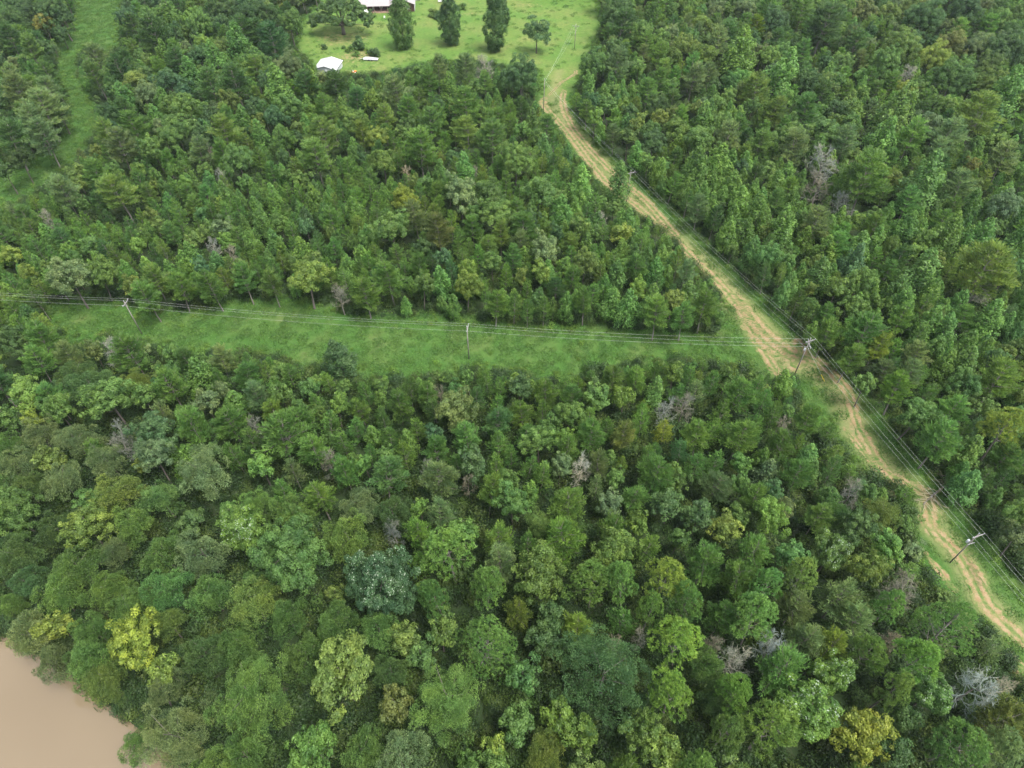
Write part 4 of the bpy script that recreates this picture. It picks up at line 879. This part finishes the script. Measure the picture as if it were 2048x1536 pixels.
# ---------------------------------------------------------------- fallen dead tree lying across the track under the wires
f0, f1 = gpos(1912, 955), gpos(1846, 1008)
ft = thing('fallen_tree', f0, math.atan2(f1.y-f0.y, f1.x-f0.x), label='pale fallen dead tree lying across the dirt track under the wires', cat='fallen tree')
Lf = (f1-f0).length; gf = np.random.default_rng(21)
m = MB(); m.tube([(-1.5, 0, 1.6), (Lf*.3, .2, 1.2), (Lf*.7, -.1, .7), (Lf*1.02, .1, .25)], [.24, .20, .15, .07], 7); m.build('trunk', M_bark_pale, ft, True)
m = MB()
for i in range(46):
    s = gf.uniform(.05, 1); o = Vector((Lf*s, gf.uniform(-.1, .1), 1.4-1.1*s)); a = gf.uniform(-1.25, 1.25)*(1 if gf.uniform() < .75 else 2.2); L_ = gf.uniform(1.0, 3.6)
    d = Vector((math.cos(a), math.sin(a), gf.uniform(-.15, .35))); e = o+d*L_; mid = o.lerp(e, .5)+Vector(gf.normal(0, .18, 3)); mid.z = max(.1, mid.z); e.z = max(.05, e.z)
    m.tube([o, mid, e], [.07, .045, .02], 4, False)
    for _ in range(3):
        p = o.lerp(e, gf.uniform(.3, 1)); q_ = p+Vector((d.x+gf.normal(0, .6), d.y+gf.normal(0, .6), gf.uniform(-.2, .4)))*gf.uniform(.5, 1.3); m.tube([p, q_], [.03, .014], 3, False)
br_ = m.build('branches', M_twig, ft); br_.color = (.50, .40, .30, 1)

# ---------------------------------------------------------------- the farmstead at the top of the field
M_roofw = noisy('white_metal_roof', (.28, .285, .29), (.36, .36, .36), 1.5, .4, stretch=(6, .4, 1)); M_roofp = noisy('pale_metal_roof', (.20, .178, .175), (.25, .225, .22), 2, .45, stretch=(5, .5, 1))
M_clad = noisy('dark_red_brown_siding', (.05, .022, .018), (.085, .038, .03), 3, .7, stretch=(1, 1, 8)); M_grey = noisy('grey_siding', (.34, .36, .36), (.42, .44, .44), 3, .7, stretch=(1, 1, 8))
M_glass = mat('window_glass', (.05, .06, .07), .08, 0, .8); M_white = mat('white_paint', (.78, .78, .76), .5); M_dark = mat('dark_rubber', (.02, .02, .022), .8); M_wood = noisy('porch_boards', (.24, .15, .11), (.33, .23, .17), 4, .8)
M_carw = mat('white_car_paint', (.78, .78, .78), .2, 0, .7); M_brick = noisy('chimney_brick', (.25, .11, .08), (.36, .18, .13), 5, .85)
hx, hy, _, _ = at(777, 24); Hs = thing('farmhouse', (hx, hy, H1(hx, hy)), R_(4), label='single-storey farmhouse with pale metal roof and dark red-brown walls at the top edge', cat='house')
m = MB()                                                                            # walls: long wing behind a porch, gabled wing to the right
m.box((-6.2, 5.2, 1.6), (13.4, 6.4, 3.2)); m.build('wall', M_clad, Hs)
gw = MB(); gw.box((6.4, 4.0, 1.6), (11.4, 8.4, 3.2))
gw.add([(3.2, -.22, 3.2), (9.6, -.22, 3.2), (6.4, -.22, 5.4), (3.2, 8.2, 3.2), (9.6, 8.2, 3.2), (6.4, 8.2, 5.4)], [(0, 1, 2), (5, 4, 3), (0, 2, 5, 3), (1, 4, 5, 2)]); gw.build('wing_wall', M_clad, Hs)
m = MB(); m.box((12.16, 4.0, 1.6), (.12, 8.3, 3.1)); m.build('side_wall', M_grey, Hs)
def roofslab(m, p0, p1, p2, p3, th=.16):
    m.add([p0, p1, p2, p3, *[(p[0], p[1], p[2]-th) for p in (p0, p1, p2, p3)]], [(0, 1, 2, 3), (7, 6, 5, 4), (0, 4, 5, 1), (1, 5, 6, 2), (2, 6, 7, 3), (3, 7, 4, 0)])
m = MB(); roofslab(m, (-13.3, -1.4, 3.05), (.9, -1.4, 3.05), (.9, 5.2, 5.6), (-13.3, 5.2, 5.6)); roofslab(m, (.9, 5.21, 5.6), (.9, 9.2, 3.3), (-13.3, 9.2, 3.3), (-13.3, 5.21, 5.6)); rf = m.build('roof', M_roofp, Hs)
m = MB(); roofslab(m, (.95, -1.0, 3.3), (3.0, -1.0, 3.3), (6.4, 8.8, 5.9), (.95, 8.8, 5.0)); roofslab(m, (2.9, -1.0, 3.32), (6.39, -1.0, 5.8), (6.39, 8.8, 5.8), (2.9, 8.8, 3.32)); roofslab(m, (6.41, -1.0, 5.8), (12.6, -1.0, 3.2), (12.6, 8.8, 3.2), (6.41, 8.8, 5.8)); m.build('roof', M_roofp, Hs)
m = MB(); m.box((-8, 6.2, 5.8), (.9, .7, 1.6)); m.build('chimney', M_brick, rf)
m = MB(); m.box((-6.2, .35, .2), (13.2, 3.1, .4)); m.build('porch_deck', M_wood, Hs)
for x in (-12.4, -9.3, -6.2, -3.1, -.2):
    m = MB(); m.box((x, -.9, 1.7), (.18, .18, 2.6)); m.build('porch_post', M_wood, Hs)
for x, y, w in ((-10.5, 1.96, 1.4), (-3.4, 1.96, 1.4), (4.6, -.24, 1.2), (8.9, -.24, 1.5)):
    m = MB()
    for a_, b_ in (((0, 0, .6), (w, .1, .1)), ((0, 0, -.6), (w, .1, .1)), ((-w/2+.05, 0, 0), (.1, .1, 1.1)), ((w/2-.05, 0, 0), (.1, .1, 1.1)), ((0, 0, 0), (.06, .1, 1.1))): m.box((x+a_[0], y+a_[1], 1.75+a_[2]), b_)
    wf = m.build('window', M_white, Hs); m = MB(); m.box((x, y+.02, 1.75), (w-.2, .04, 1.1)); m.build('pane', M_glass, wf)
m = MB(); m.box((-7.0, 1.95, 1.4), (.95, .1, 2.0)); dr = m.build('door', M_grey, Hs); m = MB(); m.box((-6.65, 1.87, 1.35), (.06, .07, .12)); m.build('handle', M_can, dr)

# white-roofed metal building, mostly behind the trees
cx, cy, _, _ = at(659, 141); Bd = thing('metal_barn', (cx, cy, H1(cx, cy)), R_(-8), label='white metal roof of a low outbuilding half hidden by trees', cat='outbuilding')
m = MB(); m.box((0, 0, 1.45), (9.6, 9.6, 2.9)); m.add([(-4.8, -4.8, 2.9), (4.8, -4.8, 2.9), (0, -4.8, 4.3), (-4.8, 4.8, 2.9), (4.8, 4.8, 2.9), (0, 4.8, 4.3)], [(0, 1, 2), (5, 4, 3)]); m.build('wall', M_grey, Bd)
m = MB(); roofslab(m, (-5.3, -5.3, 2.85), (-.01, -5.3, 4.45), (-.01, 5.3, 4.45), (-5.3, 5.3, 2.85), .1); roofslab(m, (.01, -5.3, 4.45), (5.3, -5.3, 2.85), (5.3, 5.3, 2.85), (.01, 5.3, 4.45), .1); m.build('roof', M_roofw, Bd)
m = MB(); m.box((1.5, -4.86, 1.3), (3.2, .1, 2.6)); m.build('door', M_white, Bd); Bd.scale = (.88, .88, .8)

def car(u, v, rz, label):
    x, y, _, _ = at(u, v); t = thing('parked_car', (x, y, H1(x, y)), rz, label=label, cat='car', group='white cars by the farmhouse')
    m = MB(); pr = [(-2.25, .35), (2.25, .35), (2.3, .75), (1.5, .95), (-2.2, 1.0)]
    def ext(pr, w, mm):
        n = len(pr); mm.add([(a, -w, b_) for a, b_ in pr]+[(a, w, b_) for a, b_ in pr], [tuple(range(n)), tuple(range(2*n-1, n-1, -1))]+[(i, i+n, (i+1) % n+n, (i+1) % n) for i in range(n)])
    ext(pr, .9, m); ext([(-1.9, .98), (1.0, .94), (.35, 1.45), (-1.5, 1.48)], .74, m); m.build('body', M_carw, t)
    m = MB(); m.box((-.5, 0, 1.22), (1.7, 1.52, .28)); m.build('window', M_glass, t)
    for a in (-1.45, 1.45):
        for b_ in (-.82, .82): m = MB(); m.tube([(a, b_-.1, .33), (a, b_+.1, .33)], .33, 12); m.build('wheel', M_dark, t)
    return t
car(832, 0, R_(15), 'white car parked right of the farmhouse at the top edge')
car(882, 1, R_(80), 'white car at the top edge, well right of the farmhouse')

x, y, _, _ = at(741, 121); t = thing('covered_trailer', (x, y, H1(x, y)), R_(-6), label='low trailer under a crumpled white sheet beside the field shrubs', cat='trailer')
m = MB(); m.box((.3, 0, .5), (6.0, 2.0, .18)); m.tube([(-2.7, 0, .5), (-4.2, 0, .45)], .06, 5); m.build('frame', M_can, t)
m = MB(); gq = np.random.default_rng(8); nx_, ny_ = 13, 6; Vv = []
for i in range(nx_):
    for j in range(ny_):
        a = i/(nx_-1); b_ = j/(ny_-1)*2-1; Vv.append((-2.9+6.1*a, b_*(1.05-.55*max(0, .3-a)*3), .6+(1-b_*b_)*(.75*(1-a*.6))*min(1, a*5+.2)+gq.uniform(-.07, .07)))
m.add(Vv, [(i*ny_+j, (i+1)*ny_+j, (i+1)*ny_+j+1, i*ny_+j+1) for i in range(nx_-1) for j in range(ny_-1)]); m.build('sheet', M_roofw, t)
for a in (-.3, .8):
    for b_ in (-1.02, 1.02): m = MB(); m.tube([(a, b_-.1, .32), (a, b_+.1, .32)], .32, 10); m.build('wheel', M_dark, t)

x, y, _, _ = at(709, 147); t = thing('lawn_tractor', (x, y, H1(x, y)), R_(30), label='small orange and white lawn tractor beside the trees below the field', cat='lawn tractor')
M_or = mat('orange_paint', (.62, .17, .03), .4)
m = MB(); m.box((.45, 0, .62), (.9, .5, .42)); m.box((-.4, 0, .5), (.9, .8, .2)); m.build('body', M_or, t)
m = MB(); m.box((-.35, 0, .72), (.45, .45, .12)); m.box((-.58, 0, .95), (.1, .45, .38)); m.build('seat', M_white, t)
m = MB(); m.box((.0, 0, .27), (1.0, 1.15, .14)); m.build('mower_deck', M_white, t)
m = MB(); m.tube([(.15, 0, .8), (.0, 0, 1.05)], .02, 4); m.build('steering_column', M_dark, t)
for a, b_, r in ((.75, -.4, .2), (.75, .4, .2), (-.6, -.45, .3), (-.6, .45, .3)): m = MB(); m.tube([(a, b_-.09, r), (a, b_+.09, r)], r, 10); m.build('wheel', M_dark, t)

x, y, _, _ = at(769, 37); t = thing('lawn_chair', (x, y, H1(x, y)), R_(200), label='white lawn chair on the grass in front of the farmhouse', cat='chair')
m = MB(); m.box((0, 0, .42), (.6, .6, .07)); m.build('seat', M_white, t)
m = MB(); m.box((0, .3, .8), (.6, .07, .75)); m.build('backrest', M_white, t)
for a in (-.26, .26):
    for b_ in (-.26, .26): m = MB(); m.box((a, b_, .19), (.06, .06, .4)); m.build('leg', M_white, t)
x, y, _, _ = at(731, 33); t = thing('yard_canopy', (x, y, H1(x, y)), R_(20), label='small white peaked canopy partly behind the big spreading oak', cat='canopy')
m = MB(); e = 1.5; m.add([(-e, -e, 2.0), (e, -e, 2.0), (e, e, 2.0), (-e, e, 2.0), (0, 0, 2.8)], [(0, 1, 4), (1, 2, 4), (2, 3, 4), (3, 0, 4)]); m.build('top', M_white, t)
for a in (-1.4, 1.4):
    for b_ in (-1.4, 1.4): m = MB(); m.tube([(a, b_, 0), (a, b_, 2.0)], .04, 5); m.build('leg', M_can, t)

# the field's own trees
def own_tree(u, v, R, h, cr, col, label, name='broadleaf_tree', cat='broadleaf tree', tr=.3, rz=0.0, group=None, limbs=None, zb=0.0):
    x, y, _, _ = at(u, v); t = thing(name, (x, y, H1(x, y)), rz, label=label, cat=cat)
    if group: t['group'] = group
    wd = wood(np.random.default_rng(int(u)), h, tr, limbs if limbs is not None else limbs_of(R, h), top=.85); wd.build('trunk', M_bark, t, True)
    c = link('crown', mesh_np('field_crown', cr[0], cr[1], (M_leaf,), tint=cr[2]), t); c.color = (*col, 1); return t
# big spreading oak: wide, low, with room under the boughs
def oak_crown():
    g = np.random.default_rng(77); parts = []; R = 13.5
    L = [(-10.5, 0, 6.6, 3.4), (-7, 3, 8.6, 3.6), (-7.2, -3, 7.6, 3.3), (-3.4, 0, 11.6, 4.2), (0, 4, 12, 4.2), (.5, -3.4, 11, 4), (3.8, .5, 12.2, 4.2), (7, 2.5, 9.5, 3.6), (7.2, -2.5, 8.6, 3.4), (10.6, .5, 6.6, 3.0), (12.0, -2.0, 4.9, 2.1), (-12.2, -1.8, 5.0, 2.3), (0, 7.5, 8.6, 3.6), (-1, -7, 8, 3.2), (4.8, -6.5, 7.4, 2.8), (-4, 7, 8.8, 3.2), (4.6, 6.6, 9, 3.2)]
    for x, y, z, r in L:
        for _ in range(16):
            dd = rdir(g, 1)[0]; dd[2] = dd[2]*.8+.2; c = np.array([x, y, z])+dd*r*np.array([.8, .8, .5]); rc = r*.36; n = 95; q = unit(rdir(g, n)+dd*.4+np.array([0, 0, .3]))
            v, f = leaves(g, c+q*rc*g.uniform(.5, 1.05, n)[:, None]*np.array([1, 1, .8]), unit(q+rdir(g, n)*.5), .26); parts.append((v, f, np.full(n, np.clip(g.normal(1, .15), .65, 1.35))*np.clip(g.normal(1, .1, n), .7, 1.3)))
    return joinm(parts), [((0, 0, 3.6), (x*.8, y*.8, z)) for x, y, z, r in L]
oc, ol = oak_crown()
own_tree(688, 70, 13.5, 12, oc, (.066, .115, .044), 'huge old oak with a wide spreading crown and thick trunk on the lawn', 'oak_tree', 'oak', .85, limbs=ol)
def tall_crown(seed, R, h, low=.03):
    g = np.random.default_rng(seed); parts = []; n_ = 150
    for i in range(n_):
        u = i/n_; z = h*(low+(1-low)*u); pf = (.5+1.6*u if u < .32 else 1.0*(1-(u-.32)/.68)**.8+.12); a = i*2.399; rr_ = R*min(1, pf)*g.uniform(.35, 1.0)*(1 if u < .94 else .4)
        c = np.array([rr_*math.cos(a), rr_*math.sin(a), z]); r = R*.27*g.uniform(.6, 1.35); n = 95; q = unit(rdir(g, n)+np.array([math.cos(a)*.5, math.sin(a)*.5, .4]))
        v, f = leaves(g, c+q*r*g.uniform(.4, 1.05, n)[:, None]*np.array([1, 1, 1.25]), unit(q+rdir(g, n)*.5), .26); parts.append((v, f, np.full(n, np.clip(g.normal(1, .15), .65, 1.35))*np.clip(g.normal(1, .1, n), .7, 1.3)))
    return joinm(parts)
own_tree(808, 97, 5.6, 21, tall_crown(81, 5.6, 21), (.066, .122, .038), 'tall narrow leafy tree in the field, nearest to the farmhouse', group='tall narrow trees of the field')
own_tree(902, 90, 4.7, 22, tall_crown(82, 4.7, 22), (.052, .100, .038), 'tall narrow leafy tree in the field, middle of the three', group='tall narrow trees of the field')
own_tree(990, 102, 5.0, 24, tall_crown(83, 5.0, 24), (.054, .105, .036), 'tall narrow leafy tree in the field, rightmost of the three', group='tall narrow trees of the field')
own_tree(1006, 52, 2.8, 11, tall_crown(84, 2.8, 11), (.062, .115, .044), 'smaller dark tree in the field right behind a tall narrow one')
own_tree(1073, 104, 5.2, 15.5, crown_broad(85, 5.4, 15.5, 60, 130, .22, cr=.22, squash=1.25), (.070, .128, .056), 'rounded leafy tree standing alone on a pale trunk in the field')
sh = [crown_broad(90+i, 1.6, 2.6, 14, 70, .15, cr=.38, squash=.95) for i in range(3)]
SHR = [(650, 99, 1.0, 'lone round dark shrub on the lawn', 'd'), (688, 98, .7, 'small shrub at the left end of the shrub row', 'g'), (701, 104, 1.1, 'second shrub from the left in the lawn shrub row', 'g'), (716, 98, 2.2, 'tallest dark shrub of the lawn shrub row', 'd'), (712, 112, 1.1, 'bright shrub left of the covered trailer', 'h'), (738, 106, 1.0, 'light shrub behind the covered trailer', 'h'), (751, 112, 1.7, 'dark shrub right behind the covered trailer', 'd'), (727, 100, .8, 'pale green shrub right of the tallest shrub', 'y'), (742, 34, 1.3, 'dark clipped shrub by the farmhouse patio', 'd'),
       (868, 33, 1.7, 'low bramble mound left of the middle narrow tree', 'o'), (880, 38, 2.0, 'wide bramble mound beside the middle narrow tree', 'd'), (925, 18, 1.3, 'low bramble right of the middle narrow tree', 'g')]
for i, (u, v, s, lab, c) in enumerate(SHR):
    x, y, _, _ = at(u, v); t = thing('shrub', (x, y, H1(x, y)), i*1.3, label=lab, cat='shrub', group='shrubs of the lawn and field'); t.scale = (s, s, s)
    cr = sh[i % 3]; o = link('crown', mesh_np('shrub_crown', cr[0]-np.array([0, 0, .35]), cr[1], (M_leaf,), tint=cr[2]), t); o.color = (*PAL[c], 1)
    m = MB(); m.tube([(0, 0, -.2), (.05, 0, 1.6)], [.08, .03], 5); m.build('stem', M_bark, t)

# ---------------------------------------------------------------- names without digits, haze
if HAZE > 0:
    m = MB(); m.box((0, 1850, 56), (4600, 4500, 135)); 
    hm = bpy.data.materials.new('haze'); hm.use_nodes = True; nt = hm.node_tree; nt.nodes.clear(); out = nt.nodes.new('ShaderNodeOutputMaterial'); pv = nt.nodes.new('ShaderNodeVolumePrincipled')
    pv.inputs['Color'].default_value = (.80, .88, 1.0, 1); pv.inputs['Density'].default_value = HAZE; pv.inputs['Anisotropy'].default_value = .3; nt.links.new(pv.outputs[0], out.inputs['Volume'])
    tag(m.build('haze', hm), kind='stuff')
